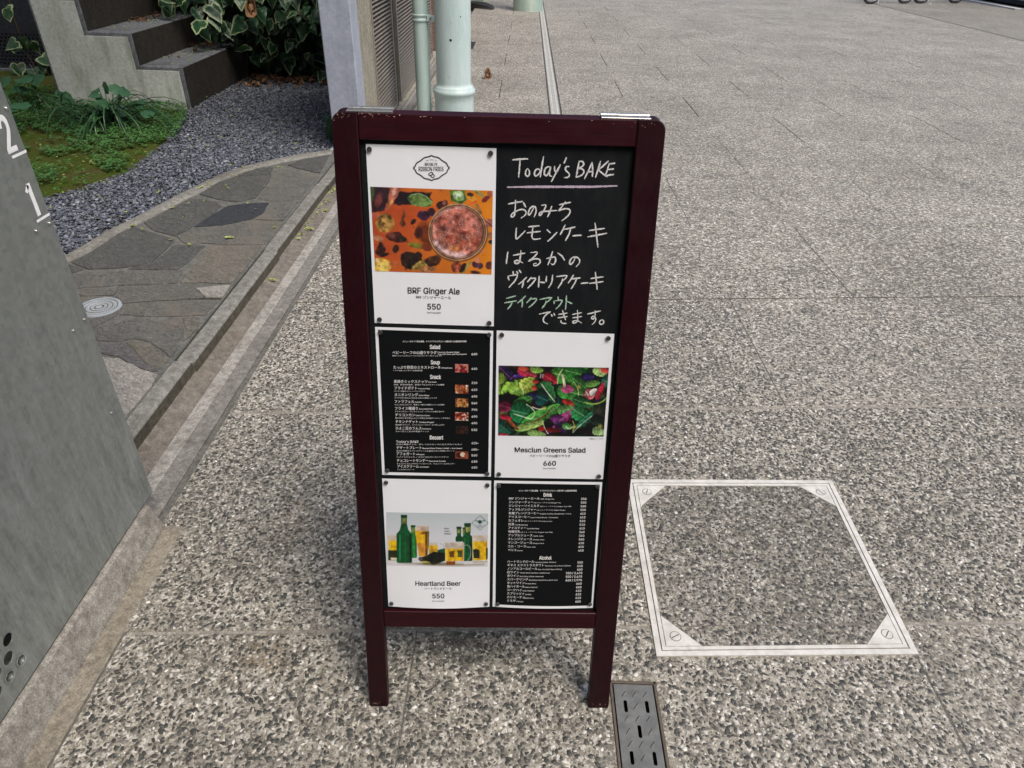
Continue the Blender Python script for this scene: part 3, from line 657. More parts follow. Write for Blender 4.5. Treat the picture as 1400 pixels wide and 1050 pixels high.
# ---- concrete steps
stp = empty('concrete_steps', (-3.1, 5.85, .08), label='weathered concrete garden steps with black stained risers and pale streaked side', cat='steps')
def L(x, y, z): return (x+3.1, y-5.85, z-.08)
YS0, YS1 = 5.85, 7.34
lv = [(-2.742, -3.085, .387), (-3.085, -3.425, .623), (-3.425, -3.818, .862)]
for i, (xr, xl_, z) in enumerate(lv):
    a0 = L(xl_, YS0, .0); a1 = L(xr, YS1, z)
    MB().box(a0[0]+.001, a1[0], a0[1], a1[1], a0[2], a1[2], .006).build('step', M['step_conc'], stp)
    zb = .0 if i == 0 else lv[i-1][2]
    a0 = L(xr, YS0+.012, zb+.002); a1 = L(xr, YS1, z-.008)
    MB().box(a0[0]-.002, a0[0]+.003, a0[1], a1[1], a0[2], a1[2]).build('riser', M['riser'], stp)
    a0 = L(xl_ + (0 if i < 2 else .02), YS0, .0); a1 = L(xr-.032, YS0, z-.03)
    MB().box(a0[0]+(.0 if i == 2 else -.030), a1[0], a0[1]-.004, a0[1]+.002, a0[2], a1[2], .0015).build('plaster_face', M['plaster'], stp)

# ---- corner post, pier, louver fence
post = empty('corner_post', (-1.2, 4.89, .07), label='pale blue-grey square post standing where the gravel meets the kerb', cat='post')
MB().box(-.10, .10, -.10, .10, 0, 3.0, .006).build('post_body', M['post'], post)
MB().box(-.13, .13, -.13, .13, -.02, .02, .004).build('base_plate', M['post'], post)
pier = MB().box(-1.30, -1.104, 4.992, 5.44, -.03, 3.0, .006).build('fence_pier', M['pier'])
tag(pier, 'weathered tan concrete pier between the blue-grey post and the louver fence', 'pier')
fen = empty('louver_fence', (-1.13, 5.44, 0), label='taupe metal louver fence with two slatted panels behind the mint pipes', cat='fence')
MB().box(-.06, .055, .0, 3.9, -.03, .045, .004).build('concrete_base', M['pier'], fen)
def lx(y): return y-5.44
slat_me = None
for (y0, y1) in ((5.45, 6.30), (6.50, 7.62), (7.66, 8.9)):
    MB().box(-.015, .03, lx(y0), lx(y0)+.035, .05, 2.4, .002).build('panel_stile', M['louver'], fen)
    MB().box(-.015, .03, lx(y1)-.035, lx(y1), .05, 2.4, .002).build('panel_stile', M['louver'], fen)
    MB().box(-.014, .029, lx(y0)+.036, lx(y1)-.036, .05, .085, .002).build('panel_rail', M['louver'], fen)
    base = MB().add([(.006, 0, .005), (.009, 0, .009), (.024, 0, .003), (.022, 0, -.003), (.006, 1, .005), (.009, 1, .009), (.024, 1, .003), (.022, 1, -.003)],
                    [(0, 1, 5, 4), (1, 2, 6, 5), (2, 3, 7, 6), (3, 0, 4, 7)]).build('louver_slat', M['louver'], fen)
    base.location = (0, lx(y0)+.036, .100); base.scale = (1, y1-y0-.072, 1)
    for k in range(1, 78):
        s = base.copy(); C.objects.link(s); s.location.z = .100+k*.0290
    MB().box(-.018, -.014, lx(y0), lx(y1), .04, 2.4).build('backing_sheet', M['louver_dark'], fen)
MB().box(-.05, -.02, lx(6.30), lx(6.50), .04, 2.4).build('backing_sheet', M['black'], fen)
MB().box(.0, .03, lx(6.315), lx(6.345), .05, 2.4, .002).build('gap_post', M['louver_dark'], fen)
bw = MB().box(-1.35, -1.10, 9.36, 17, -.03, 3.0, .004).build('brown_wall', M['brick_wall'])
tag(bw, 'reddish-brown rendered wall beyond the louver fence, mostly hidden by the mint pole', 'wall')

# ---- poles and pipe
pole = empty('mint_pole', (-.565, 5.9, 0), label='thick pale mint painted steel pole with collar standing beside the fence', cat='pole')
MB().lathe((0, 0), [(.155, .01), (.16, 0), (.161, .03), (.158, .20), (.164, .255), (.172, .262), (.172, .285), (.160, .292), (.158, .305), (.152, .312), (.140, .318), (.1385, .34), (.1385, 3.4)], 48).build('pole_tube', M['pole_paint'], pole, True)
MB().cyl((0, 0), .19, -.002, .012, 40).build('base_flange', M['pole_paint'], pole)
b = MB(); 
for (a, z, r_) in ((-1.62, .66, .010), (-1.05, .82, .005)):
    c_ = Vector((.1386*math.cos(a), .1386*math.sin(a), z)); n_ = Vector((math.cos(a), math.sin(a), 0)); t_ = Vector((-n_.y, n_.x, 0))
    b.add([c_+n_*.0006]+[c_+n_*.0008+r_*(math.cos(k*.785)*t_+math.sin(k*.785)*Vector((0, 0, 1))) for k in range(8)], [(0, 1+k, 1+(k+1) % 8) for k in range(8)])
b.build('drilled_hole', M['black'], pole)
pipe = empty('downpipe', (-.82, 5.93, 0), label='slim pale green painted downpipe left of the thick mint pole', cat='pipe')
MB().lathe((0, 0), [(.064, 0), (.062, .02), (.060, .30), (.060, 3.3)], 32).build('pipe_tube', M['pipe_paint'], pipe, True)
MB().lathe((0, 0), [(.061, .765), (.067, .767), (.067, .780), (.062, .783), (.062, .80), (.067, .803), (.067, .815), (.061, .817)], 32).build('pipe_clamp', M['pipe_paint'], pipe, True)
b = MB().box(.055, .125, -.045, -.035, .768, .812, .002).build('clamp_tab', M['pole_paint'], pipe)
MB().tube([(.085, -.055, .79), (.085, -.04, .79)], .010, 8).build('clamp_bolt', M['bolt'], b)
fp = empty('far_pole', (.03, 14.75, 0), label='grey-green painted pole standing on the pavement in the distance above the sign', cat='pole')
MB().lathe((0, 0), [(.29, 0), (.28, .01), (.28, .4), (.23, .43), (.23, 4)], 40).build('pole_tube', M['far_pole'], fp, True)
sb = empty('display_stand_foot', (-.88, 15.2, 0), label='black angular metal stand foot resting on the pavement at the wall', cat='stand')
MB().add([(-.2, -.4, .0), (.25, -.62, .0), (.27, -.3, .0), (-.2, .9, 0), (-.2, -.4, .10), (.21, -.56, .035), (.23, -.3, .05), (-.2, .9, .10)],
         [(0, 1, 5, 4), (1, 2, 6, 5), (2, 3, 7, 6), (3, 0, 4, 7), (4, 5, 6, 7)]).build('foot_plate', M['edge_dark'], sb)
MB().tube([(-.2, -.2, .10), (.05, -.42, .115), (.18, -.5, .10)], .018).build('foot_bar', M['far_pole'], sb)
ms = MB().box(-.84, -.69, 9.9, 10.5, .0, .006, .002).build('dark_plate', M['edge_dark'])  # thin dark plate filling the dark shape beside the pole
tag(ms, 'small dark flat plate lying on the pavement, peeking out right of the mint pole', 'mat')

# ---- far linear drain strip
fd = empty('linear_drain', (.298, 5.6, 0), label='long narrow grey slotted linear drain running up the street to the far pole', cat='drain')
MB().box(-.050, -.040, -.2, 14.5, -.03, .002, .001).build('side_rail', M['drain_steel'], fd)
MB().box(.040, .050, -.2, 14.5, -.03, .002, .001).build('side_rail', M['drain_steel'], fd)
b = MB()
for i in range(980):
    y = -.2+i*.015; s_ = .012 if (i//1) % 2 else -.012
    b.add([(-.0395, y, .0015), (-.0395, y+.006, .0015), (0, y+.006+s_*.6, .0015), (0, y+s_*.6, .0015), (.0395, y, .0015), (.0395, y+.006, .0015)], [(0, 3, 2, 1), (3, 4, 5, 2)])
for x_ in (-.02, 0, .02): b.box(x_-.0015, x_+.0015, -.2, 14.5, -.004, .001)
MB().box(-.0392, .0392, -.2, 14.5, -.012, -.0005).build('grate_plate', M['grate_dark'], fd)
tag(b.build('grating', M['grate'], fd), kind='stuff')
MB().box(-.052, .052, -.22, 14.6, -.048, -.02).build('pit', M['drain_steel'], fd)

# ---- near slotted drain cover (front)
nd = empty('slotted_drain_cover', (.299, .905, 0), label='grey checker-plate drain cover with black slots in front of the right sign leg', cat='drain cover')
MB().add([(-.055, -2.5, -.045), (.055, -2.5, -.045), (.055, .004, -.045), (-.055, .004, -.045), (-.055, -2.5, -.004), (.055, -2.5, -.004), (.055, .004, -.004), (-.055, .004, -.004)],
         [(0, 1, 2, 3), (0, 3, 7, 4), (1, 5, 6, 2), (2, 6, 7, 3)]).build('pit', M['black'], nd)
for x0, x1 in ((-.0535, -.0475), (.0475, .0535)):
    MB().box(x0, x1, -2.5, .0, -.03, .0018, .001).build('side_frame', M['drain_frame'], nd)
MB().box(-.0535, .0535, -.0055, .0, -.03, .0018, .001).build('end_frame', M['drain_frame'], nd)
def plate_with_holes(name, outer, holes, ext, m, parent):
    cu = bpy.data.curves.new(name, 'CURVE'); cu.dimensions = '2D'; cu.fill_mode = 'BOTH'; cu.extrude = ext
    for poly in [outer]+holes:
        s = cu.splines.new('POLY'); s.points.add(len(poly)-1); s.use_cyclic_u = True
        for pt, p in zip(s.points, poly): pt.co = (p[0], p[1], 0, 1)
    tmp = bpy.data.objects.new(name, cu); C.objects.link(tmp)
    dg = bpy.context.evaluated_depsgraph_get(); me = bpy.data.meshes.new_from_object(tmp.evaluated_get(dg), depsgraph=dg)
    bpy.data.objects.remove(tmp); me.name = name; me.polygons.foreach_set('use_smooth', [False]*len(me.polygons)); me.materials.clear(); me.materials.append(m)
    return link(bpy.data.objects.new(name, me), parent)
def slot(cx, cy, hw, hl, n=5):
    return [(cx+hw*math.cos(a), cy+hl-hw+hw*math.sin(a)) for a in [math.pi*k/n for k in range(n+1)]]+[(cx-hw*math.cos(a), cy-hl+hw-hw*math.sin(a)) for a in [math.pi*k/n for k in range(n+1)]]
holes = []; lugs = []
yy = -.032; pat = 0
for i in range(70):
    y = -.0325-i*.0283
    t = i % 4
    xs = [-.0225, .0015, .0255]
    if t in (0, 2): lugs += [(x, y) for x in xs]
    elif t == 1: holes += [(xs[0], y), (xs[2], y)]; lugs.append((xs[1], y))
    else: holes.append((xs[1], y)); lugs += [(xs[0], y), (xs[2], y)]
pl = plate_with_holes('cover_plate', [(-.0445, -2.3), (.0445, -2.3), (.0445, -.0085), (-.0445, -.0085)], [slot(x, y, 0.0040, .0145) for x, y in holes], .0012, M['drain_steel'], nd)
pl.location = (0, 0, .0006)
b = MB()
for x, y in lugs:
    def fm(u, v, z, x=x, y=y): return (x+u*.60-v*.75, y+u*.75+v*.60, z)
    V = [fm(*q) for q in [(-.0105, 0, .0017), (-.007, -.0028, .0017), (.007, -.0028, .0017), (.0105, 0, .0017), (.007, .0028, .0017), (-.007, .0028, .0017), (-.006, 0, .0048), (.006, 0, .0048)]]
    b.add(V, [(0, 1, 6), (1, 2, 7, 6), (2, 3, 7), (3, 4, 7), (4, 5, 6, 7), (5, 0, 6)])
tag(b.build('raised_lugs', M['drain_steel'], nd), kind='stuff')

# ---- manhole frame and cover
mh = empty('manhole_cover', (.69, 1.295, 0), label='square pavement-filled manhole cover with bright steel frame and screwed corner plates', cat='manhole cover')
def band(poly, d0, d1, z0, z1, name, m, par):
    A = shrink(poly, d0); B = shrink(poly, d1); o = (.69, 1.295)
    V = [(x-o[0], y-o[1], z0) for x, y in A]+[(x-o[0], y-o[1], z1) for x, y in A]+[(x-o[0], y-o[1], z1) for x, y in B]+[(x-o[0], y-o[1], z0) for x, y in B]
    F = []
    for i in range(4):
        j = (i+1) % 4; F += [(i, j, 4+j, 4+i), (4+i, 4+j, 8+j, 8+i), (8+i, 8+j, 12+j, 12+i)]
    return meshobj(name, V, F, m, par)
MHo = MH
band(MHo, -.001, .0130, -.01, .0042, 'outer_frame', M['frame_steel'], mh)
band(MHo, .0130, .0158, -.01, .0012, 'frame_gap', M['drain_frame'], mh)
band(MHo, .0158, .0250, -.01, .0040, 'cover_rim', M['frame_steel'], mh)
inn = shrink(MHo, .0254)
MB().prism([(x-.69, y-1.295) for x, y in inn], -.01, .0022, 0).build('aggregate_infill', M['agg_dark'], mh)
cp = shrink(MHo, .0254)
cents = []
for i in range(4):
    c0 = Vector(cp[i]); a = (Vector(cp[(i+1) % 4])-c0).normalized(); c_ = (Vector(cp[i-1])-c0).normalized(); S_ = .088
    P0 = c0+a*.0012+c_*.0012
    MB().prism([(p.x-.69, p.y-1.295) for p in (P0, P0+a*S_, P0+c_*S_)], .0, .0041, .0004).build('corner_plate', M['frame_steel'], mh)
    q = P0+(a+c_)*.027; cents.append((P0, a, c_, S_))
    sc = MB().lathe((q.x-.69, q.y-1.295), [(.0125, .0035), (.0125, .0048), (.0105, .0050), (0, .0050)], 28).build('screw', M['frame_steel'], mh)
    MB().lathe((q.x-.69, q.y-1.295), [(.0140, .0043), (.0125, .0044)], 28).build('screw_ring', M['drain_frame'], sc)
    an = [.5, .9, 2.2, 1.2][i]; d = Vector((math.cos(an), math.sin(an))); e = Vector((-d.y, d.x))
    MB().add([(q.x-.69+d.x*u+e.x*v_, q.y-1.295+d.y*u+e.y*v_, .0052) for u, v_ in ((-.011, -.001), (.011, -.001), (.011, .001), (-.011, .001))], [(0, 1, 2, 3)]).build('screw_slot', M['black'], sc)
inp = pts_in = np.stack([gx.ravel(), gy.ravel()], 1)+rng.uniform(-.45, .45, (gx.size, 2))*sp
k_ = pip(inp, shrink(MHo, .030)) & (rng.random(len(inp)) < .95)
for P0, a, c_, S_ in cents:
    r0 = inp-np.array(P0)[None]; k_ &= ~(((r0@np.array(a))+(r0@np.array(c_))) < S_+.009)
k_ &= np.abs(inp[:, 1]-(ROWS[4]+sk(ROWS[4])*inp[:, 0]-.002)) > .004
pebbles('aggregate_stones', mh, inp[k_]-np.array([.69, 1.295]), .0022, 9, .80)
b = MB(); b.add([(x-.69, ROWS[4]+sk(ROWS[4])*x-.0035-1.295, .0025) for x in (.395, .975)]+[(x-.69, ROWS[4]+sk(ROWS[4])*x-1.295, .0025) for x in (.975, .395)], [(0, 1, 2, 3)])
b.build('cover_joint', M['channel'], mh)

# ---- steel panel on plinth at left
b = MB(); pf = [(-1.30, -.03), (-.966, -.03), (-.968, .006), (-.990, .080), (-.997, .0875), (-1.30, .0885)]; n = len(pf)
V = [(x, y, z) for y in (-1.5, 1.325) for x, z in pf]+[(x-(.006 if x > -1.2 else 0), 1.333, z-(.006 if z > 0 else 0)) for x, z in pf]
b.add(V, [(s_*n+i, s_*n+(i+1) % n, (s_+1)*n+(i+1) % n, (s_+1)*n+i) for s_ in (0, 1) for i in range(n)]+[tuple(range(2*n, 3*n))])
plin = b.build('concrete_plinth', M['plinth'])
tag(plin, 'weathered concrete plinth under the galvanised steel panel at the left', 'plinth')
pn = empty('steel_panel', (-1.0, 1.372, .093), label='galvanised steel cabinet panel with painted depth numerals 2 and 1 on its edge', cat='panel')
# face plate in local frame: y along street, z up; built flat then stood up
holes = []
for j, (hy, hz) in enumerate([(.815, .216), (.794, .183), (.812, .149), (.776, .149), (.757, .183), (.778, .216), (.833, .183), (.740, .216), (.740, .149), (.757, .115), (.795, .115), (.775, .250), (.812, .250)]):
    if (hy, hz) in ((.833, .183), (.812, .149), (.812, .250)): continue
    holes.append((hy, hz))
holes = [(.8113, .2181), (.7926, .1842), (.8106, .1499), (.7739, .1502), (.7743, .2181), (.7373, .2181), (.7556, .1842), (.7186, .1842), (.7369, .1502), (.7926, .252), (.7556, .252), (.7186, .252), (.700, .1502), (.700, .2181)]
OY, OZ = 1.372, .093
def circ(cx, cy, r, n=20): return [(cx+r*math.cos(2*math.pi*k/n), cy+r*math.sin(2*math.pi*k/n)) for k in range(n)]
open_h = [h for i, h in enumerate(holes) if i not in (2, 3)]
face = plate_with_holes('face_plate', [(-2.6, 0), (0, 0), (0, 2.2), (-2.6, 2.2)], [circ(y-OY, z-OZ, .0136) for y, z in open_h], .0015, M['galv'], pn)
face.matrix_local = Matrix(((0, 0, 1, -.0015), (1, 0, 0, 0), (0, 1, 0, 0), (0, 0, 0, 1)))
for i in (2, 3):       # capped knock-outs
    y, z = holes[i]; b = MB(); 
    V = [(.0012, y-OY, z-OZ)]; 
    for r_, d_ in ((.0100, .0006), (.0118, .0), (.0134, .0003), (.0146, .0014)): V += [(d_, y-OY+r_*math.cos(2*math.pi*k/20), z-OZ+r_*math.sin(2*math.pi*k/20)) for k in range(20)]
    F = [(0, 1+k, 1+(k+1) % 20) for k in range(20)]+[(1+s*20+k, 1+s*20+(k+1) % 20, 21+s*20+(k+1) % 20, 21+s*20+k) for s in range(3) for k in range(20)]
    b.add(V, F).build('knockout', M['galv'], pn, True)
MB().box(-.26, -.003, -2.6, 0, 0.0, .002).build('bottom_sheet', M['galv'], pn)
MB().box(-.26, -.0032, -.0025, 0, .002, 2.2).build('end_sheet', M['galv'], pn)
MB().box(-.262, -.26, -2.6, 0, 0.0, 2.2).build('back_sheet', M['galv'], pn)
MB().box(-.05, -.045, -.60, -.565, .002, .4).build('inner_bracket', M['inside_rust'], pn)
MB().box(-.14, -.138, -1.0, -.4, .003, .5).build('inner_plate', M['black'], pn)
MB().box(-.02, -.0015, -2.6, -.0, -.004, -.0005).build('sealing_strip', M['edge_dark'], pn)
for (y, z) in ((1.361, 1.114), (1.361, .882), (1.315, .883), (1.358, .650), (1.310, .648), (1.33, .40)):
    b = MB(); V = [(.0034, y-OY, z-OZ)]
    for r_, d_ in ((.0022, .0032), (.0036, .0014), (.0052, .0012), (.0054, 0)): V += [(d_, y-OY+r_*math.cos(k*math.pi/6), z-OZ+r_*math.sin(k*math.pi/6)) for k in range(12)]
    F = [(0, 1+k, 1+(k+1) % 12) for k in range(12)]+[(1+s*12+k, 1+s*12+(k+1) % 12, 13+s*12+(k+1) % 12, 13+s*12+k) for s in range(3) for k in range(12)]
    b.add(V, F).build('rivet', M['bolt'], pn)
def ribbon(pts, w, close=False):
    """flat 2-D ribbon along a polyline -> V2, F"""
    P = [Vector(p) for p in pts]; n = len(P); V = []; F = []
    for i, p in enumerate(P):
        a = P[(i-1) % n] if (close or i) else p; c = P[(i+1) % n] if (close or i < n-1) else p
        d1 = (p-a); d2 = (c-p); d1 = d1.normalized() if d1.length > 1e-9 else d2.normalized(); d2 = d2.normalized() if d2.length > 1e-9 else d1
        t = (d1+d2); t = t.normalized() if t.length > 1e-6 else d1
        nn = Vector((-t.y, t.x)); k = 1/max(.6, abs(Vector((-d1.y, d1.x)).dot(nn))); ww = (w[i] if isinstance(w, (list, tuple)) else w)*.5*k
        V += [p+nn*ww, p-nn*ww]
    m_ = n if close else n-1
    for i in range(m_): j = (i+1) % n; F.append((2*i, 2*j, 2*j+1, 2*i+1))
    return V, F
def smooth(pts, it=2):
    for _ in range(it):
        if len(pts) < 3: return pts
        q = [pts[0]]
        for a, c in zip(pts, pts[1:]): q += [(a[0]*.75+c[0]*.25, a[1]*.75+c[1]*.25), (a[0]*.25+c[0]*.75, a[1]*.25+c[1]*.75)]
        pts = q+[pts[-1]]
    return pts
# numerals: coordinates (y, z) on the face, traced
def numeral(strokes, wd, name):
    b = MB()
    for s in strokes:
        V, F = ribbon(s, wd); b.add([(.0006+.0002*len(b.V)/100, v.x-OY, v.y-OZ) for v in V], F)
    return b.build(name, M['paint_white'], pn)
numeral([[(1.327, 1.030), (1.3725, 1.030)]], .0055, 'level_line')
numeral([[(1.327, .8985), (1.3725, .8985)]], .0055, 'level_line')
#BAR
# ---- surroundings that shade the garden: house wall beside the steps, beyond the panel
hs = empty('house_wall', (-6.8, 3, 0), label='dark grey rendered house wall left of the garden, out of view', cat='building')
MB().box(-.3, 0, -6, 4.8, 0, 6.5).build('wall', M['building'], hs)

# ---- far right: pale wall with kerb, and a parked bicycle
fb = empty('far_shopfront', (12.4, 20.5, 0), label='pale grey shopfront base with white threshold strip at the far right corner', cat='building')
MB().box(-.05, 3, -2.0, 3.2, .10, 3.0, .01).build('wall', M['far_white'], fb)
MB().box(-.02, 3, -2.02, 3.2, .0, .10).build('plinth', M['edge_dark'], fb)
MB().box(-.95, -.78, -2.2, 3.0, .0, .03, .004).build('threshold', M['far_white'], fb)
def make_bike(loc, rz, label):
    t = empty('bicycle', loc, rz, label, 'bicycle', 'bicycles parked at the far drain line')
    for x in (-.55, .55):
        b = MB(); n = 32; V = []
        pts_ = [(x+.33*math.cos(2*math.pi*k/n), 0, .345+.33*math.sin(2*math.pi*k/n)) for k in range(n+1)]
        ty = b.tube(pts_, .024, 8).build('wheel', M['rubber'], t)
        r1 = MB().tube([(x+.305*math.cos(2*math.pi*k/n), 0, .345+.305*math.sin(2*math.pi*k/n)) for k in range(n+1)], .012, 6).build('rim', M['bike_frame'], ty)
        s_ = MB()
        for k in range(16): s_.tube([(x, .02*(-1)**k, .345), (x+.3*math.cos(k*math.pi/8), 0, .345+.3*math.sin(k*math.pi/8))], .0025, 4)
        s_.build('spokes', M['chrome'], ty)
        MB().tube([(x, -.05, .345), (x, .05, .345)], .025, 8).build('hub', M['chrome'], ty)
        MB().tube([(x+.37*math.cos(a), 0, .345+.37*math.sin(a)) for a in [.2+.25*k for k in range(10)]], .02, 6).build('mudguard', M['bike_frame'], t)
    fr = MB()
    for p in ([(-.55, 0, .345), (-.10, 0, .30), (.42, 0, .72)], [(-.10, 0, .30), (-.20, 0, .85)], [(-.55, 0, .345), (-.18, 0, .75)], [(.55, 0, .345), (.42, 0, .72), (.37, 0, .98)], [(-.18, 0, .70), (.42, 0, .78)]): fr.tube(p, .017, 8)
    fr.build('frame', M['bike_frame'], t)
    MB().box(-.34, -.08, -.07, .07, .86, .92, .02).build('saddle', M['rubber'], t)
    MB().tube([(.25, -.28, 1.0), (.36, -.1, 1.02), (.36, .1, 1.02), (.25, .28, 1.0)], .012, 8).build('handlebar', M['chrome'], t)
    MB().tube([(-.50, -.06, .32), (-.46, -.16, .01), (-.36, -.16, .01)], .009, 6).build('kickstand', M['chrome'], t)
    MB().tube([(-.55+.05, .06, .345), (-.12, .06, .28)], .03, 6).build('chain_case', M['bike_frame'], t)
    b = MB().tube([(-.10, .10, .30), (-.10, .10, .16)], .012, 6); b.box(-.15, -.05, .09, .18, .13, .155, .004); b.build('pedal', M['bike_frame'], t)
    return t
make_bike((8.65, 18.75, 0), math.radians(24), 'black bicycle with silver rims parked beyond the dark drain line, nearer the left')
make_bike((10.15, 19.35, 0), math.radians(20), 'black bicycle parked beyond the dark drain line, nearer the pale wall')
#PART2

# ================================================================== THE SIGN
SX, SY, SYAW, LEAN = -.0280, .8347, .0297, .2380
sl_, cl_ = math.sin(LEAN), math.cos(LEAN)
sign = empty('sandwich_board', (SX, SY, 0), SYAW, 'dark red wooden A-frame menu board with chalkboard face, standing on the pavement', 'menu board')
def FP(u, w_, d): return (u, w_*sl_+d*cl_, w_*cl_-d*sl_)                    # d: backwards from the front face
TOPW = 1.221; YT = TOPW*sl_+.027; ZT = TOPW*cl_-.001
def BP(u, w_, d): return (u, YT+(TOPW-w_)*sl_-d*cl_, ZT-(TOPW-w_)*cl_-d*sl_)   # rear frame, mirrored
def fprism(name, poly, d0, d1, bev, m, fn, parent=sign):
    b = MB().prism(poly, 0, d1-d0, bev); b.V = [fn(x, y, d1-z) for x, y, z in b.V]
    # back cap
    n = len(poly); b.F.append(tuple(range(n)))
    return b.build(name, m, parent)
def stile(u0, u1, outer_left, r=.017):
    a = [(u0, 0), (u1, 0)]
    if outer_left: a += [(u1, TOPW), (u0+r, TOPW)]+[(u0+r-r*math.sin(t), TOPW-r+r*math.cos(t)) for t in [math.pi/2*k/7 for k in range(1, 8)]]
    else: a += [(u1-r+r*math.cos(t), TOPW-r+r*math.sin(t)) for t in [math.pi/2*k/7 for k in range(8)]]+[(u0, TOPW)]
    return a
for fn, th in ((FP, 0), (BP, 0)):
    fprism('stile', stile(-.2647, -.2237, True), -.004, .018, .0018, M['wood'], fn)
    fprism('stile', stile(.2202, .2655, False), -.004, .018, .0018, M['wood'], fn)
    fprism('top_rail', [(-.2232, 1.1798), (.2197, 1.1798), (.2197, 1.2198), (-.2232, 1.2198)], -.0028, .0165, .0014, M['wood_h'], fn)
    fprism('bottom_rail', [(-.2232, .2168), (.2197, .2168), (.2197, .2574), (-.2232, .2574)], -.0028, .0165, .0014, M['wood_h'], fn)
    bd = fprism('chalkboard', [(-.2230, .2578), (.2195, .2578), (.2195, 1.1794), (-.2230, 1.1794)], .006, .010, 0, M['board'], fn)
    if fn is FP: board = bd
    for u0, u1 in ((-.2640, -.2250), (.2212, .2645)):
        fprism('foot_pad', [(u0, -.0015), (u1, -.0015), (u1, .0035), (u0, .0035)], -.0035, .0175, .0008, M['edge_dark'], fn)
for u0, u1 in ((-.243, -.170), (.163, .243)):
    hm_ = M['hinge'] if u0 > 0 else M['bolt']; h = MB().box(u0, u1, TOPW*sl_+.006, TOPW*sl_+.0205, TOPW*cl_-.0040, TOPW*cl_+.0004, .0004).build('hinge', hm_, sign)
    MB().box(u0, u1, TOPW*sl_+.0255, TOPW*sl_+.040, ZT-.001, ZT+.0014, .0004).build('hinge_leaf', hm_, h)
    for k in range(3):
        a0 = u0+(u1-u0)*k/3+.0006; a1 = u0+(u1-u0)*(k+1)/3-.0006
        MB().tube([(a0, TOPW*sl_+.023, ZT+.0012), (a1, TOPW*sl_+.023, ZT+.0012)], .0026, 10).build('knuckle', hm_, h)
b = MB(); r = random.Random(4)
def fleck(u, w_, d, s):
    n = r.randint(5, 7); pts_ = [(u+s*r.uniform(.4, 1.2)*math.cos(6.283*k/n)*1.5, w_+s*r.uniform(.4, 1.1)*math.sin(6.283*k/n)*.8) for k in range(n)]
    b.add([FP(u+(x-u)*.75, w_+(y-w_)*.75, d) for x, y in pts_], [tuple(range(n))])
for _ in range(18): fleck(-.2232+abs(r.gauss(0, .05)), 1.2190-abs(r.gauss(0, .0022)), -.00305, r.uniform(.0006, .0017))
for _ in range(14): fleck(-.2605+abs(r.gauss(0, .012)), 1.2185-abs(r.gauss(0, .005)), -.0042, r.uniform(.0005, .0012))
for _ in range(5): fleck(.13+r.gauss(0, .05), 1.2185-abs(r.gauss(0, .0035)), -.00305, r.uniform(.0005, .0011))
for _ in range(8): fleck(.235+r.gauss(0, .010), 1.2185-abs(r.gauss(0, .006)), -.0042, r.uniform(.0004, .0009))
for _ in range(16): fleck(r.choice([-.256, .244])+r.uniform(-.015, .015), r.uniform(.004, .012), -.0042, r.uniform(.0006, .0016))
for _ in range(20): fleck(r.choice([-.2615, .262])+r.uniform(-.0012, .0012), r.uniform(.05, 1.15), -.0042, r.uniform(.0003, .0008))
tag(b.build('paint_chips', M['bare_wood'], sign), kind='stuff')

MS = Matrix.Translation((SX, SY, 0)) @ Matrix.Rotation(SYAW, 4, 'Z') @ Matrix.Rotation(-LEAN, 4, 'X')
def homog(src, dst):
    A = []; B = []
    for (x, y), (X, Y) in zip(src, dst):
        A += [[x, y, 1, 0, 0, 0, -X*x, -X*y], [0, 0, 0, x, y, 1, -Y*x, -Y*y]]; B += [X, Y]
    h = np.append(np.linalg.solve(np.array(A, float), np.array(B, float)), 1).reshape(3, 3)
    def f(x, y):
        q = h@np.array([x, y, 1.0]); return q[0]/q[2], q[1]/q[2]
    return f
K4 = [(0, 0), (1000, 0), (1000, 1000), (0, 1000)]
HM = {'P1': [(-0.2242, 1.1809), (0.0648, 1.1881), (0.0766, 0.8886), (-0.2408, 0.882)],
'CH': [(-0.0143, 1.1861), (0.2876, 1.1936), (0.323, 0.8809), (-0.0101, 0.874)],
'P2': [(-0.2222, 0.8724), (0.035, 0.8778), (0.0429, 0.5872), (-0.2366, 0.5824)],
'P3': [(-0.01, 0.8702), (0.2491, 0.8755), (0.2757, 0.5833), (-0.0061, 0.5785)],
'P4': [(-0.2231, 0.5748), (0.0303, 0.5791), (0.0377, 0.2676), (-0.2374, 0.2641)],
'P5': [(-0.006, 0.5705), (0.2361, 0.5746), (0.2597, 0.2788), (-0.002, 0.2753)]}
HM = {k: homog(K4, v) for k, v in HM.items()}
# ---- text engine: one text curve, meshed again and again
_tc = bpy.data.curves.new('lettering_source', 'FONT'); _tc.resolution_u = 2
_builtin = _tc.font
try:                                                     # the sans face that ships inside Blender
    import os
    _sans = bpy.data.fonts.load(os.path.join(bpy.utils.system_resource('DATAFILES'), 'fonts', 'Inter.woff2'))
except Exception: _sans = None
_to = bpy.data.objects.new('lettering_source', _tc); C.objects.link(_to)
CAPH = {}
def caph(f):
    if f.name not in CAPH: CAPH[f.name] = 1; V, F = raw_glyphs('H', f, 2); CAPH[f.name] = max(v[1] for v in V)
    return CAPH[f.name]
def raw_glyphs(s, f, res):
    _tc.body = s; _tc.offset = 0; _tc.resolution_u = res; _tc.font = f
    dg = bpy.context.evaluated_depsgraph_get(); dg.update()
    me = bpy.data.meshes.new_from_object(_to.evaluated_get(dg), depsgraph=dg)
    V = [(v.co.x, v.co.y) for v in me.vertices]; F = [tuple(p.vertices) for p in me.polygons]
    bpy.data.meshes.remove(me); return V, F
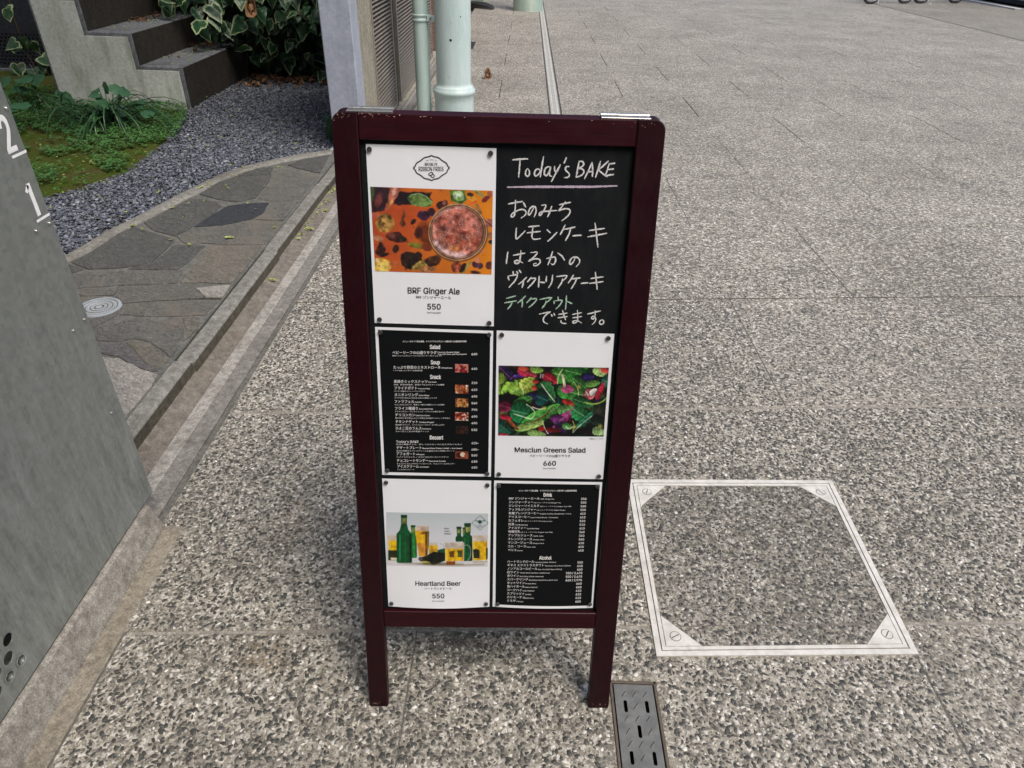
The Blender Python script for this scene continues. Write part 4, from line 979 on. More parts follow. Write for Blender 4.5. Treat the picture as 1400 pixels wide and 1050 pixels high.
def glyphs(s, bold=0.0, res=2):
    """flat glyph outlines with a cap height of .727; bold stacks shifted copies, each a hair higher"""
    f = _sans if (_sans and not is_cjk(s)) else _builtin
    V, F = raw_glyphs(s, f, res); k = .727/caph(f); V = [(x*k, y*k) for x, y in V]; n = len(V)
    sh = [(0, 0)] if bold <= 0 else ([(-bold, 0), (bold, 0)] if bold < .016 else [(-bold, -bold*.5), (bold, -bold*.5), (bold, bold*.5), (-bold, bold*.5), (0, 0)])
    out = []; oF = []
    for q, (dx, dy) in enumerate(sh): out += [(x+dx, y+dy, q*2.5e-5) for x, y in V]; oF += [tuple(a+q*n for a in f_) for f_ in F]
    return out, oF
def is_cjk(s): return any(ord(c) > 0x2E80 for c in s)
class Poster:
    def __init__(s, key, quad, label, amp=.0012, bot=.0):
        s.key = key; s.h = HM[key]
        us = [q[0] for q in quad]; ws = [q[1] for q in quad]; s.uc = sum(us)/4; s.wc = sum(ws)/4
        s.quad = [(u-s.uc, w_-s.wc) for u, w_ in quad]; s.amp = amp; s.bot = bot
        s.root = tag(bpy.data.objects.new('menu_poster', None), label, 'poster', 'printed menu sheets on the chalkboard'); C.objects.link(s.root)
        s.root.empty_display_size = .02
        s.root.matrix_world = MS @ Matrix.Translation((s.uc, .0052, s.wc))
        s.ink = MB()
        n, m = 18, 24; V = []
        for j in range(m+1):
            for i in range(n+1):
                a, c = i/n, j/m; tl, tr, br, bl = s.quad
                x = (tl[0]*(1-a)+tr[0]*a)*(1-c)+(bl[0]*(1-a)+br[0]*a)*c; z = (tl[1]*(1-a)+tr[1]*a)*(1-c)+(bl[1]*(1-a)+br[1]*a)*c
                V.append((x, s.y(x, z, 0), z))
        F = [(j*(n+1)+i, j*(n+1)+i+1, (j+1)*(n+1)+i+1, (j+1)*(n+1)+i) for j in range(m) for i in range(n)]
        meshobj('paper_sheet', V, F, M['paper'], s.root, True)
    def y(s, x, z, lift):
        a = (x/.21+.5); c = .5-z/.297
        d = s.amp*math.sin(math.pi*min(1, max(0, a)))*(.4+.6*math.sin(math.pi*c*1.0))+s.bot*math.sin(math.pi*min(1, max(0, a)))*max(0, c-.55)**2*5
        return -d-lift
    def pt(s, x, y, lift): 
        u, w_ = s.h(x, y); u -= s.uc; w_ -= s.wc; return (u, s.y(u, w_, lift), w_)
    def text(s, t, x0, x1, yb, h, off=.012, res=2, mb=None, slope=0.0):
        V, F = glyphs(t, off, res)
        if not V: return
        mb = mb or s.ink
        mn = min(v[0] for v in V); mx = max(v[0] for v in V)
        cj = is_cjk(t); k = h/(.86 if cj else .727); yo = h*.10 if cj else 0
        sc = (x1-x0)/(mx-mn) if x1 else k
        P = [s.pt(x0+(v[0]-mn)*sc, yb-yo-v[1]*k+slope*(v[0]-mn)*sc, .0006+v[2]) for v in V]
        mb.add(P, F)
    def rect(s, pts_, m, name, lift=.0003, n=14):
        V = []
        tl, tr, br, bl = pts_
        for j in range(n+1):
            for i in range(n+1):
                a, c = i/n, j/n
                V.append(s.pt((tl[0]*(1-a)+tr[0]*a)*(1-c)+(bl[0]*(1-a)+br[0]*a)*c, (tl[1]*(1-a)+tr[1]*a)*(1-c)+(bl[1]*(1-a)+br[1]*a)*c, lift))
        F = [(j*(n+1)+i, j*(n+1)+i+1, (j+1)*(n+1)+i+1, (j+1)*(n+1)+i) for j in range(n) for i in range(n)]
        return meshobj(name, V, F, m, s.root, True)
    def stroke(s, pts_, w_, mb=None, close=False):
        P = [s.h(x, y) for x, y in pts_]; V, F = ribbon(P, w_, close)
        (mb or s.ink).add([(v.x-s.uc, s.y(v.x-s.uc, v.y-s.wc, .0006), v.y-s.wc) for v in V], F)
    def picture(s, quad, cv, name='photo', lift=.0004):
        """quad: corners in crop px; cv: painted canvas"""
        H, W = cv.img.shape[:2]; tl, tr, br, bl = [np.array(q, float) for q in quad]
        a = np.linspace(0, 1, W)[None, :, None]; c = np.linspace(0, 1, H)[:, None, None]
        Q = (tl*(1-a)+tr*a)*(1-c)+(bl*(1-a)+br*a)*c
        V = [s.pt(q[0], q[1], lift) for q in Q.reshape(-1, 2)]
        idx = np.arange(H*W).reshape(H, W); F = np.stack([idx[:-1, :-1], idx[:-1, 1:], idx[1:, 1:], idx[1:, :-1]], -1).reshape(-1, 4)
        return mesh_np(name, V, F, M['print'], s.root, (np.clip(cv.img, 0, 1).reshape(-1, 3)**2.2)*.80+.004)
def vnoise(W, H, nx, ny, r):
    g_ = r.random((ny+2, nx+2)); x = np.linspace(0, nx, W)[None]; y = np.linspace(0, ny, H)[:, None]
    xi = x.astype(int); yi = y.astype(int); fx = x-xi; fy = y-yi; fx = fx*fx*(3-2*fx); fy = fy*fy*(3-2*fy)
    return (g_[yi, xi]*(1-fx)+g_[yi, xi+1]*fx)*(1-fy)+(g_[yi+1, xi]*(1-fx)+g_[yi+1, xi+1]*fx)*fy
class Canvas:
    """small painted picture; shapes are given in the coordinates of quad (X right, Y down)"""
    def __init__(s, W, H, quad, bg, seed=1):
        s.r = np.random.default_rng(seed); s.W, s.H = W, H
        a = np.linspace(0, 1, W)[None, :]; c = np.linspace(0, 1, H)[:, None]; tl, tr, br, bl = quad
        s.X = (tl[0]*(1-a)+tr[0]*a)*(1-c)+(bl[0]*(1-a)+br[0]*a)*c; s.Y = (tl[1]*(1-a)+tr[1]*a)*(1-c)+(bl[1]*(1-a)+br[1]*a)*c
        s.img = np.ones((H, W, 3))*np.array(bg)/255
        s.n1 = s.fbm(6); s.n2 = s.fbm(14); s.n3 = s.fbm(34, 2)
    def fbm(s, k, o=4):
        t = 0; A = 1; S_ = 0
        for i in range(o): t = t+A*vnoise(s.W, s.H, k*2**i, max(2, int(k*2**i*s.H/s.W)), s.r); S_ += A; A *= .55
        return t/S_
    def put(s, m, col, tex=.25, a=1):
        c = np.array(col)/255*(1+tex*(s.n3[..., None]-.5)*2+tex*(s.n2[..., None]-.5)*1.2)
        m = (np.clip(m, 0, 1)*a)[..., None]; s.img = s.img*(1-m)+c*m
    def ell(s, cx, cy, rx, ry, ang, col, soft=5, warp=0, tex=.25, a=1, ring=None):
        x, y = s.X-cx+warp*(s.n2-.5)*2*rx, s.Y-cy+warp*(s.fbmY()-.5)*2*ry; c_, s_ = math.cos(ang), math.sin(ang)
        d = np.sqrt(((x*c_+y*s_)/rx)**2+((-x*s_+y*c_)/ry)**2); mr = min(rx, ry)
        if ring: m = .5+(ring/2-np.abs(d-1)*mr)/soft
        else: m = .5+(1-d)*mr/soft
        s.put(m, col, tex, a); return d
    def fbmY(s):
        if not hasattr(s, '_y'): s._y = s.fbm(13)
        return s._y
    def poly(s, pts_, col, soft=4, tex=.2, a=1, warp=0):
        X, Y = s.X+warp*(s.n2-.5), s.Y+warp*(s.fbmY()-.5)
        ins = pip(np.stack([X.ravel(), Y.ravel()], 1), pts_).reshape(X.shape); D = np.full(X.shape, 1e9); n = len(pts_)
        for i in range(n):
            ax, ay = pts_[i]; bx, by = pts_[(i+1) % n]; L2 = (bx-ax)**2+(by-ay)**2+1e-9
            t = np.clip(((X-ax)*(bx-ax)+(Y-ay)*(by-ay))/L2, 0, 1); D = np.minimum(D, np.hypot(X-ax-t*(bx-ax), Y-ay-t*(by-ay)))
        s.put(.5+np.where(ins, D, -D)/soft, col, tex, a)
    def line(s, pts_, w_, col, soft=4, a=1, tex=.1):
        D = np.full(s.X.shape, 1e9)
        for (ax, ay), (bx, by) in zip(pts_, pts_[1:]):
            L2 = (bx-ax)**2+(by-ay)**2+1e-9; t = np.clip(((s.X-ax)*(bx-ax)+(s.Y-ay)*(by-ay))/L2, 0, 1)
            D = np.minimum(D, np.hypot(s.X-ax-t*(bx-ax), s.Y-ay-t*(by-ay)))
        s.put(.5+(w_/2-D)/soft, col, tex, a)
    def leaf(s, cx, cy, L_, w_, ang, col, vein, tex=.35, frill=0, a=1):
        x, y = s.X-cx, s.Y-cy; c_, s_ = math.cos(ang), math.sin(ang); u = (x*c_+y*s_)/L_; v = (-x*s_+y*c_)/w_
        env = np.sqrt(np.clip(1-u*u, 0, 1))*(1-.25*u)
        if frill: env = env*(1+frill*np.sin(u*17+9*s.n2)*.16+frill*(s.n2-.5)*.8)
        m = (env-np.abs(v))*w_/5
        sh = 1+.32*v*np.sign(math.sin(ang*3+1))+.20*np.sin(u*16+np.abs(v)*5)*.5
        cc = np.array(col)/255*np.clip(sh, .3, 1.6)[..., None]*(1+tex*(s.n3[..., None]-.5)*1.6+tex*(s.n1[..., None]-.5))
        # soft dark rim below the leaf
        m2 = (np.clip((env*1.22-np.abs(v+.12))*w_/16, 0, 1)*.55*a)[..., None]; s.img = s.img*(1-m2)+np.array([.03, .04, .03])*m2
        m = (np.clip(m+.5, 0, 1)*a)[..., None]; s.img = s.img*(1-m)+cc*m
        if vein is not None:
            mv = (np.clip((.045-np.abs(v-.1*u))*w_/3.5+.3, 0, 1)*(np.abs(u) < .92))*.75
            for k in range(-3, 4):
                q = np.abs((u-k*.26)-np.abs(v)*.38); mv = np.maximum(mv, np.clip((.018-q)*L_/3+.25, 0, 1)*(np.abs(v) < env*.85)*.35)
            mv = (mv*np.clip(m[..., 0], 0, 1))[..., None]; s.img = s.img*(1-mv)+np.array(vein)/255*mv

# ---------------- sheet 1: ginger ale
p1 = Poster('P1', [(-.2140, 1.1735), (-.0040, 1.1721), (-.0037, .8738), (-.2137, .8759)], 'white ginger ale sheet with orange drink photo, top left of the board', .0010)
q = [(42, 42), (1352, 90), (1335, 985), (95, 945)]
cv = Canvas(250, 172, q, (214, 112, 40), 3)
t_ = np.clip((cv.X-100)/1200, 0, 1)[..., None]
cv.img = np.array((190, 84, 44))/255*(1-t_)+np.array((232, 138, 36))/255*t_; cv.img = cv.img*(1+.22*(cv.n1[..., None]-.5))
E_ = cv.ell
E_(560, 330, 330, 90, .15, (196, 78, 42), 60, .2, .1, .6); E_(330, 520, 200, 300, 0, (190, 76, 46), 90, .2, .1, .5)
cv.poly([(40, 40), (240, 45), (250, 130), (200, 300), (60, 320)], (58, 38, 44), 14, .4, 1, 60); E_(130, 190, 40, 70, .2, (120, 62, 60), 20, .3)
E_(60, 110, 24, 80, 0, (70, 92, 52), 12, .3); cv.poly([(320, 100), (700, 100), (640, 250), (300, 230)], (38, 26, 34), 16, .3, 1, 50)
cv.poly([(250, 50), (370, 55), (330, 160), (290, 230), (230, 300), (210, 300), (240, 180)], (176, 104, 84), 10, .5, 1, 50); E_(295, 100, 22, 45, .1, (236, 190, 178), 10, .4, .5, .7); E_(262, 215, 16, 36, .4, (220, 160, 90), 8, .3)
cv.poly([(430, 160), (480, 125), (560, 108), (640, 135), (710, 195), (690, 250), (640, 262), (560, 255), (490, 240)], (96, 124, 66), 6, .6, 1, 14)
for i in range(14): cv.line([(520+i*10, 250), (470+i*17, 140+abs(i-6)*5)], 4, (150, 176, 104), 3, .5)
cv.line([(470, 122), (560, 104), (640, 132), (704, 192)], 9, (44, 52, 24), 4); cv.line([(480, 132), (560, 116), (634, 144), (694, 202)], 6, (190, 206, 170), 4, .8)
cv.poly([(890, 80), (1060, 85), (1070, 180), (1010, 230), (905, 200)], (78, 112, 52), 8, .5, 1, 30); E_(985, 140, 62, 56, .3, (178, 206, 150), 12, .3, .3); E_(985, 150, 26, 34, .5, (226, 240, 220), 9, .3); E_(990, 175, 20, 20, 0, (120, 190, 70), 8)
E_(810, 240, 66, 50, -.6, (70, 34, 36), 10, .5); E_(835, 215, 22, 26, 0, (150, 96, 86), 8, .4)
E_(1130, 170, 48, 26, .3, (226, 160, 60), 8, .4); E_(1150, 215, 44, 12, -.4, (224, 92, 48), 6, .3); E_(1110, 130, 30, 20, .2, (60, 44, 32), 8, .4)
cv.poly([(1120, 85), (1200, 85), (1270, 150), (1240, 170), (1150, 110)], (176, 150, 84), 8, .3, 1, 20); E_(1280, 180, 55, 26, -.6, (130, 50, 50), 8, .4); E_(1330, 120, 40, 30, .2, (196, 112, 80), 9, .3)
cv.poly([(1150, 230), (1190, 225), (1240, 330), (1215, 350)], (170, 118, 70), 8, .3, 1, 20)
E_(200, 430, 98, 102, 0, (168, 122, 62), 7, .14, .5); E_(200, 425, 74, 78, 0, (196, 152, 84), 14, .15, .7, .7); E_(95, 350, 40, 30, 0, (205, 110, 84), 14, .3)
cv.poly([(400, 290), (430, 330), (400, 400), (420, 450), (380, 480), (345, 440), (380, 360)], (128, 74, 46), 9, .4, 1, 26)
E_(610, 360, 66, 54, .2, (72, 42, 66), 9, .4, .5); E_(690, 320, 46, 44, 0, (80, 48, 62), 9, .4, .5); E_(505, 420, 38, 24, -.7, (58, 34, 36), 7, .3)
E_(330, 590, 110, 56, .15, (72, 38, 34), 9, .55, .6); E_(270, 570, 44, 40, 0, (110, 60, 50), 8, .5, .6); E_(400, 600, 50, 26, .4, (50, 44, 28), 7, .5)
E_(310, 710, 34, 44, 0, (84, 54, 34), 8, .5, .5); E_(150, 700, 44, 78, .1, (84, 46, 42), 10, .5, .6); E_(125, 595, 56, 30, .2, (190, 128, 92), 9, .3); E_(190, 770, 46, 20, -.4, (52, 32, 34), 7, .4)
E_(640, 560, 90, 130, -.4, (110, 48, 30), 40, .3, .3, .9); E_(560, 540, 40, 70, .2, (70, 36, 30), 14, .5, .4); E_(535, 670, 82, 30, .22, (122, 112, 44), 8, .2, .4); E_(650, 690, 55, 36, .2, (128, 60, 40), 9, .4)
E_(480, 830, 110, 92, -.1, (42, 30, 26), 10, .5, .6); E_(560, 780, 44, 40, 0, (52, 36, 32), 8, .5); E_(620, 860, 150, 36, -.45, (160, 136, 70), 9, .4, .6); E_(700, 830, 80, 50, -.3, (92, 58, 38), 9, .5, .6); E_(640, 930, 90, 30, -.1, (190, 130, 84), 9, .5, .6); E_(680, 880, 30, 20, 0, (60, 40, 40), 6, .4)
E_(150, 890, 118, 84, .1, (216, 170, 70), 9, .12, .35); E_(190, 900, 60, 60, .3, (240, 206, 112), 18, .2, .3, .8); E_(290, 870, 56, 30, .2, (190, 100, 56), 9, .4); E_(120, 830, 16, 26, -.5, (240, 224, 180), 8, .2, .1, .8)
E_(960, 900, 60, 70, .2, (150, 76, 54), 9, .5, .6); cv.poly([(1100, 840), (1130, 850), (1040, 970), (1000, 975)], (160, 150, 84), 8, .3, 1, 16); E_(1030, 910, 26, 60, .5, (50, 30, 26), 8, .4); E_(1160, 880, 34, 34, 0, (74, 44, 62), 7, .4); E_(1210, 890, 30, 34, 0, (92, 60, 74), 7, .4); E_(1180, 830, 22, 34, .4, (216, 140, 110), 8, .4); E_(1310, 890, 44, 44, 0, (110, 58, 46), 9, .5); E_(1160, 960, 50, 16, .1, (60, 40, 44), 8, .3)
E_(1320, 430, 60, 44, .3, (170, 104, 92), 9, .5, .6); cv.line([(1270, 410), (1350, 470)], 9, (50, 34, 34), 5); E_(1320, 570, 44, 36, 0, (150, 100, 66), 9, .4); E_(1330, 640, 26, 22, 0, (52, 38, 36), 7, .4); E_(1235, 740, 26, 26, 0, (214, 130, 84), 10, .4)
for i in range(26): E_(cv.r.uniform(60, 1330), cv.r.uniform(60, 960), cv.r.uniform(4, 12), cv.r.uniform(4, 10), 0, (70, 34, 28), 5, .3, .3, .7)
# the glass
E_(978, 540, 322, 310, 0, (92, 54, 44), 16, 0, .2, .8); E_(975, 530, 314, 306, 0, (150, 110, 86), 5, 0, .3); E_(975, 530, 300, 292, 0, (104, 68, 56), 5, 0, .3)
E_(975, 530, 308, 300, 0, (222, 180, 128), 4, 0, .2, .85, 7); E_(975, 530, 286, 278, 0, (206, 164, 130), 4, 0, .2, .7, 6)
E_(972, 528, 268, 262, 0, (178, 104, 88), 7, 0, .5)
E_(1010, 450, 130, 150, .4, (162, 78, 62), 50, .3, .4, .8); E_(830, 440, 110, 92, .1, (168, 92, 80), 8, .12, .5); E_(830, 440, 112, 94, .1, (224, 172, 160), 9, .2, .4, .45, 9); E_(1090, 420, 105, 95, -.2, (184, 110, 96), 9, .12, .5); E_(1090, 420, 100, 92, -.2, (214, 168, 150), 6, .15, .3, .5, 6)
E_(960, 630, 130, 90, .1, (160, 84, 66), 9, .2, .5); E_(960, 640, 135, 96, .1, (220, 166, 154), 9, .3, .4, .45, 9); E_(1140, 640, 70, 70, .2, (176, 92, 70), 14, .2, .4); E_(940, 700, 66, 34, 0, (206, 140, 80), 24, .2, .3, .6)
cv.line(smooth([(740, 640), (790, 700), (870, 750), (960, 780), (1040, 770)], 2), 52, (226, 190, 192), 30, .85, .5); cv.line(smooth([(790, 330), (850, 300), (960, 270), (1040, 268)], 2), 26, (224, 176, 172), 22, .6, .5); cv.line(smooth([(720, 480), (730, 560), (760, 640)], 2), 22, (228, 180, 176), 16, .6, .4)
cv.line(smooth([(900, 350), (935, 400), (920, 480), (860, 540), (980, 560), (1100, 590), (1110, 690)], 2), 16, (226, 176, 168), 14, .38, .6)
for i in range(80):
    a_ = cv.r.uniform(0, 6.28); rr = 250*cv.r.random()**.5; x_, y_ = 972+rr*math.cos(a_), 528+rr*math.sin(a_); r0 = cv.r.uniform(5, 17)
    E_(x_, y_, r0, r0, 0, (238, 204, 198), 4, 0, .1, .55, 4); E_(x_, y_, r0*.5, r0*.5, 0, (120, 52, 44), 5, 0, .1, .4)
p1.picture([(62, 265), (742, 288), (735, 752), (90, 733)], cv)
p1.text('BRF Ginger Ale', 270, 559, 856, 33, .024, 4, slope=.02)
p1.text('BRF ジンジャーエール', 317, 511, 885, 16, .012, slope=.02); p1.text('550', 379, 454, 944, 31, .024, 4, slope=.02); p1.text('(tax included)', 379, 453, 966, 8, .012, slope=.02)
# oval scalloped badge
bp = []
for k in range(96):
    a_ = k*2*math.pi/96; e_ = abs(math.cos(a_))**1.35; f_2 = abs(math.sin(a_))**1.35
    rr = 1.0+.025*math.cos(a_*12)
    bp.append((402+98*rr*math.copysign(e_, math.cos(a_)), 161+68*rr*math.copysign(f_2, math.sin(a_))))
p1.stroke(bp, .0013, close=True)
p1.stroke([(402+(x-402)*.955, 161+(y-161)*.95) for x, y in bp], .0004, close=True)
p1.text('BROOKLYN', 365, 434, 148, 16, .012, 3); p1.text('RIBBON FRIES', 331, 469, 178, 24, .012, 3)
for k, ch_ in enumerate('THE TASTE OF'):
    if ch_ != ' ':
        x_ = 372+k*5.1; p1.text(ch_, x_, x_+4, 122-6*math.sin(math.pi*(k+.5)/12)+2, 5.5, .02)
p1.stroke(smooth([(385, 196), (398, 184), (412, 188), (408, 198), (392, 203), (385, 196)], 2), .0012); p1.stroke(smooth([(396, 204), (410, 196), (420, 202), (416, 214), (402, 212), (396, 204)], 2), .0012)
p1.ink.build('lettering', M['ink'], p1.root)

# ---------------- sheet 3: salad
p3 = Poster('P3', [(.0017, .8664), (.2117, .8645), (.2127, .5710), (.0027, .5716)], 'white greens salad sheet with leafy salad photo, middle right of the board', .0010)
cv = Canvas(250, 160, [(60, 50), (1340, 78), (1278, 880), (50, 862)], (22, 34, 22), 8)
cv.img = cv.img*(1+.8*(cv.n2[..., None]-.5)); Lf = cv.leaf
GR, LI, DG_, PU, MG, RD, TE = (58, 140, 58), (150, 196, 62), (20, 84, 44), (66, 38, 92), (136, 28, 88), (186, 32, 56), (18, 84, 80)
V_ = (196, 224, 160); VP = (190, 110, 170)
for i in range(60):
    c0 = [GR, DG_, TE, PU, DG_, (90, 20, 50), (30, 20, 34)][cv.r.integers(0, 7)]
    Lf(cv.r.uniform(60, 1330), cv.r.uniform(60, 870), cv.r.uniform(50, 120), cv.r.uniform(24, 60), cv.r.uniform(0, 3.1), tuple(x*.75 for x in c0), V_ if cv.r.random() < .4 else None, .6, .3)
for a_ in [(150, 150, 130, 80, .7, (50, 34, 84), VP, .5, .3), (290, 200, 130, 52, -.4, (74, 44, 120), VP, .5, .2), (390, 130, 120, 60, .4, (176, 36, 66), (230, 150, 160), .5, .4), (350, 85, 60, 26, .1, (226, 74, 56), None, .3, .2),
           (500, 95, 80, 44, .2, (120, 176, 60), V_, .4, .2), (640, 90, 70, 30, .1, (38, 18, 34), None, .4, .3), (90, 260, 70, 120, .1, (140, 186, 54), V_, .4, .5), (260, 330, 190, 110, -.5, (128, 180, 56), (214, 236, 150), .5, .5), (400, 270, 100, 90, -.8, (170, 204, 66), (228, 240, 160), .4, .4),
           (840, 170, 180, 95, .15, (64, 140, 48), V_, .4, .2), (960, 140, 150, 70, .2, (40, 120, 44), V_, .4, .2), (1090, 190, 86, 52, -.2, (44, 28, 96), (120, 100, 190), .4, .2), (1235, 130, 90, 48, .4, (160, 196, 110), (230, 240, 200), .4, .3), (1300, 110, 60, 30, .3, (206, 60, 60), None, .4, .3),
           (655, 205, 90, 62, .5, (190, 26, 52), (240, 130, 150), .6, .6), (1310, 240, 60, 70, .3, (16, 98, 82), V_, .4, .2), (490, 235, 40, 24, .1, (200, 60, 40), None, .4, 0), (480, 310, 40, 28, .1, (206, 70, 50), None, .4, 0), (620, 350, 130, 84, .85, (44, 118, 62), (206, 228, 190), .4, .5), (560, 430, 80, 90, .3, (14, 76, 70), (110, 170, 160), .4, .2),
           (930, 370, 200, 92, .2, (56, 140, 56), V_, .35, .1), (1000, 260, 120, 60, .6, (50, 120, 50), V_, .4, .2), (860, 320, 72, 50, .2, (206, 66, 130), (240, 190, 210), .5, .3), (1150, 260, 90, 40, -.1, (90, 140, 60), V_, .4, .3),
           (1120, 380, 80, 62, -.3, (206, 90, 96), (246, 230, 230), .6, .4), (1160, 360, 54, 36, -.7, (224, 214, 206), None, .5, .2), (1240, 350, 110, 34, -1.15, (176, 30, 56), (230, 120, 140), .4, .1), (170, 450, 130, 70, -.2, (34, 12, 26), None, .5, .8), (140, 530, 90, 60, .2, (110, 22, 56), VP, .6, .6), (450, 410, 56, 44, .2, (50, 44, 110), None, .4, .2),
           (340, 480, 130, 70, -.5, (54, 118, 50), V_, .4, .3), (340, 600, 150, 120, .15, (22, 118, 68), (130, 196, 150), .3, 0), (540, 640, 260, 78, -.52, (66, 150, 56), (170, 210, 130), .35, 0), (430, 745, 190, 44, -.25, (150, 196, 90), (220, 236, 170), .3, .1), (700, 560, 96, 60, -.6, (70, 150, 60), V_, .3, 0), (860, 560, 120, 60, -.2, (92, 160, 80), V_, .4, .2),
           (880, 480, 90, 30, .3, (170, 48, 36), None, .4, .1), (800, 680, 150, 56, -.75, (150, 40, 110), (230, 150, 200), .4, .2), (740, 670, 90, 46, .1, (110, 40, 110), VP, .4, .3), (780, 770, 90, 50, .8, (56, 30, 80), None, .5, .2), (1020, 620, 130, 84, .5, (34, 122, 66), V_, .4, .4), (1110, 660, 180, 46, -.68, (30, 110, 76), (190, 220, 200), .4, .5), (1240, 580, 84, 80, .5, (56, 62, 50), None, .5, .4), (1220, 700, 100, 60, .3, (34, 50, 40), None, .5, .3),
           (110, 770, 110, 80, .6, (30, 98, 76), (90, 170, 150), .4, .1), (180, 700, 150, 26, .75, (150, 76, 40), (220, 160, 90), .4, 0), (140, 650, 70, 26, .2, (186, 30, 60), None, .5, .5), (110, 855, 60, 22, 0, (206, 50, 70), None, .4, .3), (500, 840, 110, 40, .15, (140, 190, 96), (220, 236, 180), .4, .1), (640, 730, 66, 50, 0, (20, 16, 30), None, .4, .3), (560, 780, 40, 30, 0, (196, 46, 40), None, .4, .3), (680, 800, 100, 26, .1, (110, 20, 30), None, .5, .5), (870, 760, 80, 40, .2, (60, 130, 60), V_, .4, .3), (1220, 820, 76, 52, .2, (140, 180, 110), V_, .5, .5), (1000, 820, 150, 40, -.1, (18, 20, 26), None, .4, .2), (1040, 480, 130, 60, .3, (28, 96, 52), V_, .4, .2)]: Lf(*a_)
for P_, w_, c_ in [([(240, 612), (330, 640), (430, 672)], 12, (214, 232, 190)), ([(380, 500), (450, 545), (490, 610), (440, 668)], 9, (224, 232, 190)), ([(470, 700), (560, 660), (640, 590), (690, 520)], 12, (160, 50, 40)), ([(800, 95), (750, 170), (742, 260)], 12, (196, 214, 150)), ([(560, 270), (620, 360), (710, 470)], 9, (214, 226, 200)), ([(450, 530), (520, 560), (600, 545)], 10, (236, 236, 214)), ([(300, 250), (340, 320), (345, 370)], 7, (226, 236, 190)), ([(930, 240), (985, 330), (985, 400)], 8, (226, 226, 130)), ([(1060, 480), (1160, 505), (1260, 480), (1310, 430)], 16, (150, 190, 70)), ([(920, 830), (1010, 740), (1140, 640)], 10, (190, 220, 190)), ([(840, 760), (870, 790), (930, 760)], 12, (236, 230, 200)), ([(920, 700), (940, 750), (920, 810)], 10, (214, 206, 110)), ([(570, 700), (590, 780), (630, 840)], 9, (226, 214, 170)), ([(760, 700), (860, 620), (935, 530)], 12, (190, 110, 160)), ([(800, 165), (815, 220), (825, 290)], 30, (222, 220, 180)), ([(1070, 350), (1100, 400)], 16, (240, 226, 220)), ([(1090, 530), (1110, 560)], 7, (190, 70, 90)), ([(550, 150), (545, 190)], 14, (230, 190, 200)), ([(575, 150), (570, 190)], 10, (230, 190, 200))]: cv.line(smooth(P_, 2), w_, c_, 5, .9, .3)
for x_, y_ in ((585, 545), (990, 300), (945, 765), (1240, 760)):
    for k in range(8): a_ = k*.785; cv.line([(x_, y_), (x_+28*math.cos(a_), y_+26*math.sin(a_))], 6, (220, 200, 80), 5, .8)
cv.img = np.clip(cv.img, 0, 1); gy_ = cv.img.mean(2, keepdims=True); cv.img = (gy_*.22+cv.img*.78)*.92; cv.img = np.clip((cv.img-.30)*1.18+.28, 0, 1)
p3.picture([(58, 255), (815, 270), (778, 742), (55, 735)], cv)
p3.text('Mesclun Greens Salad', 169, 654, 848, 33, .024, 4, slope=.006); p3.text('ベビーリーフの山盛りサラダ', 270, 551, 882, 17, .012, slope=.006); p3.text('660', 365, 452, 940, 32, .024, 4); p3.text('(tax included)', 363, 449, 963, 8, .012); p3.text('写真はイメージです', 682, 773, 762, 9, .012)
p3.ink.build('lettering', M['ink'], p3.root)

# ---------------- sheet 4: beer
p4 = Poster('P4', [(-.2140, .5654), (-.0040, .5642), (-.0035, .2655), (-.2140, .2640)], 'white beer sheet with green bottles and glasses photo, bottom left of the board', .0012, .006)
cv = Canvas(250, 132, [(105, 100), (1290, 120), (1285, 740), (100, 720)], (206, 214, 220), 5)
t_ = np.clip((cv.Y-110)/300, 0, 1)[..., None]; cv.img = np.array((198, 210, 216))/255*(1-t_)+np.array((222, 224, 232))/255*t_
ex = np.clip((cv.Y-640)/30, 0, 1)[..., None]; cv.img = cv.img*(1-ex)+np.array((226, 226, 230))/255*ex
Pl = cv.poly
def glass(x0, x1, yf, yb, y1, base=26, dark=None):
    Pl([(x0, yf), (x1, yf), (x1-4, y1), (x0+4, y1)], (222, 222, 218), 4, .1)
    Pl([(x0, yf), (x1, yf), (x1-1, yb), (x0+1, yb)], (206, 192, 178), 14, .15)
    Pl([(x0+5, yb), (x1-5, yb), (x1-9, y1-base), (x0+9, y1-base)], (236, 186, 30), 5, .25); Pl([(x0+12, yb+4), (x0+30, yb+4), (x0+32, y1-base), (x0+16, y1-base)], (250, 214, 60), 7, .1)
    Pl([(x1-22, yb+4), (x1-8, yb+4), (x1-12, y1-base), (x1-24, y1-base)], (206, 140, 20), 7, .1)
    if dark: Pl(dark, (52, 56, 34), 8, .4)
    cv.line([(x0+8, y1-6), (x1-8, y1-6)], 9, (150, 140, 90), 5, .8)
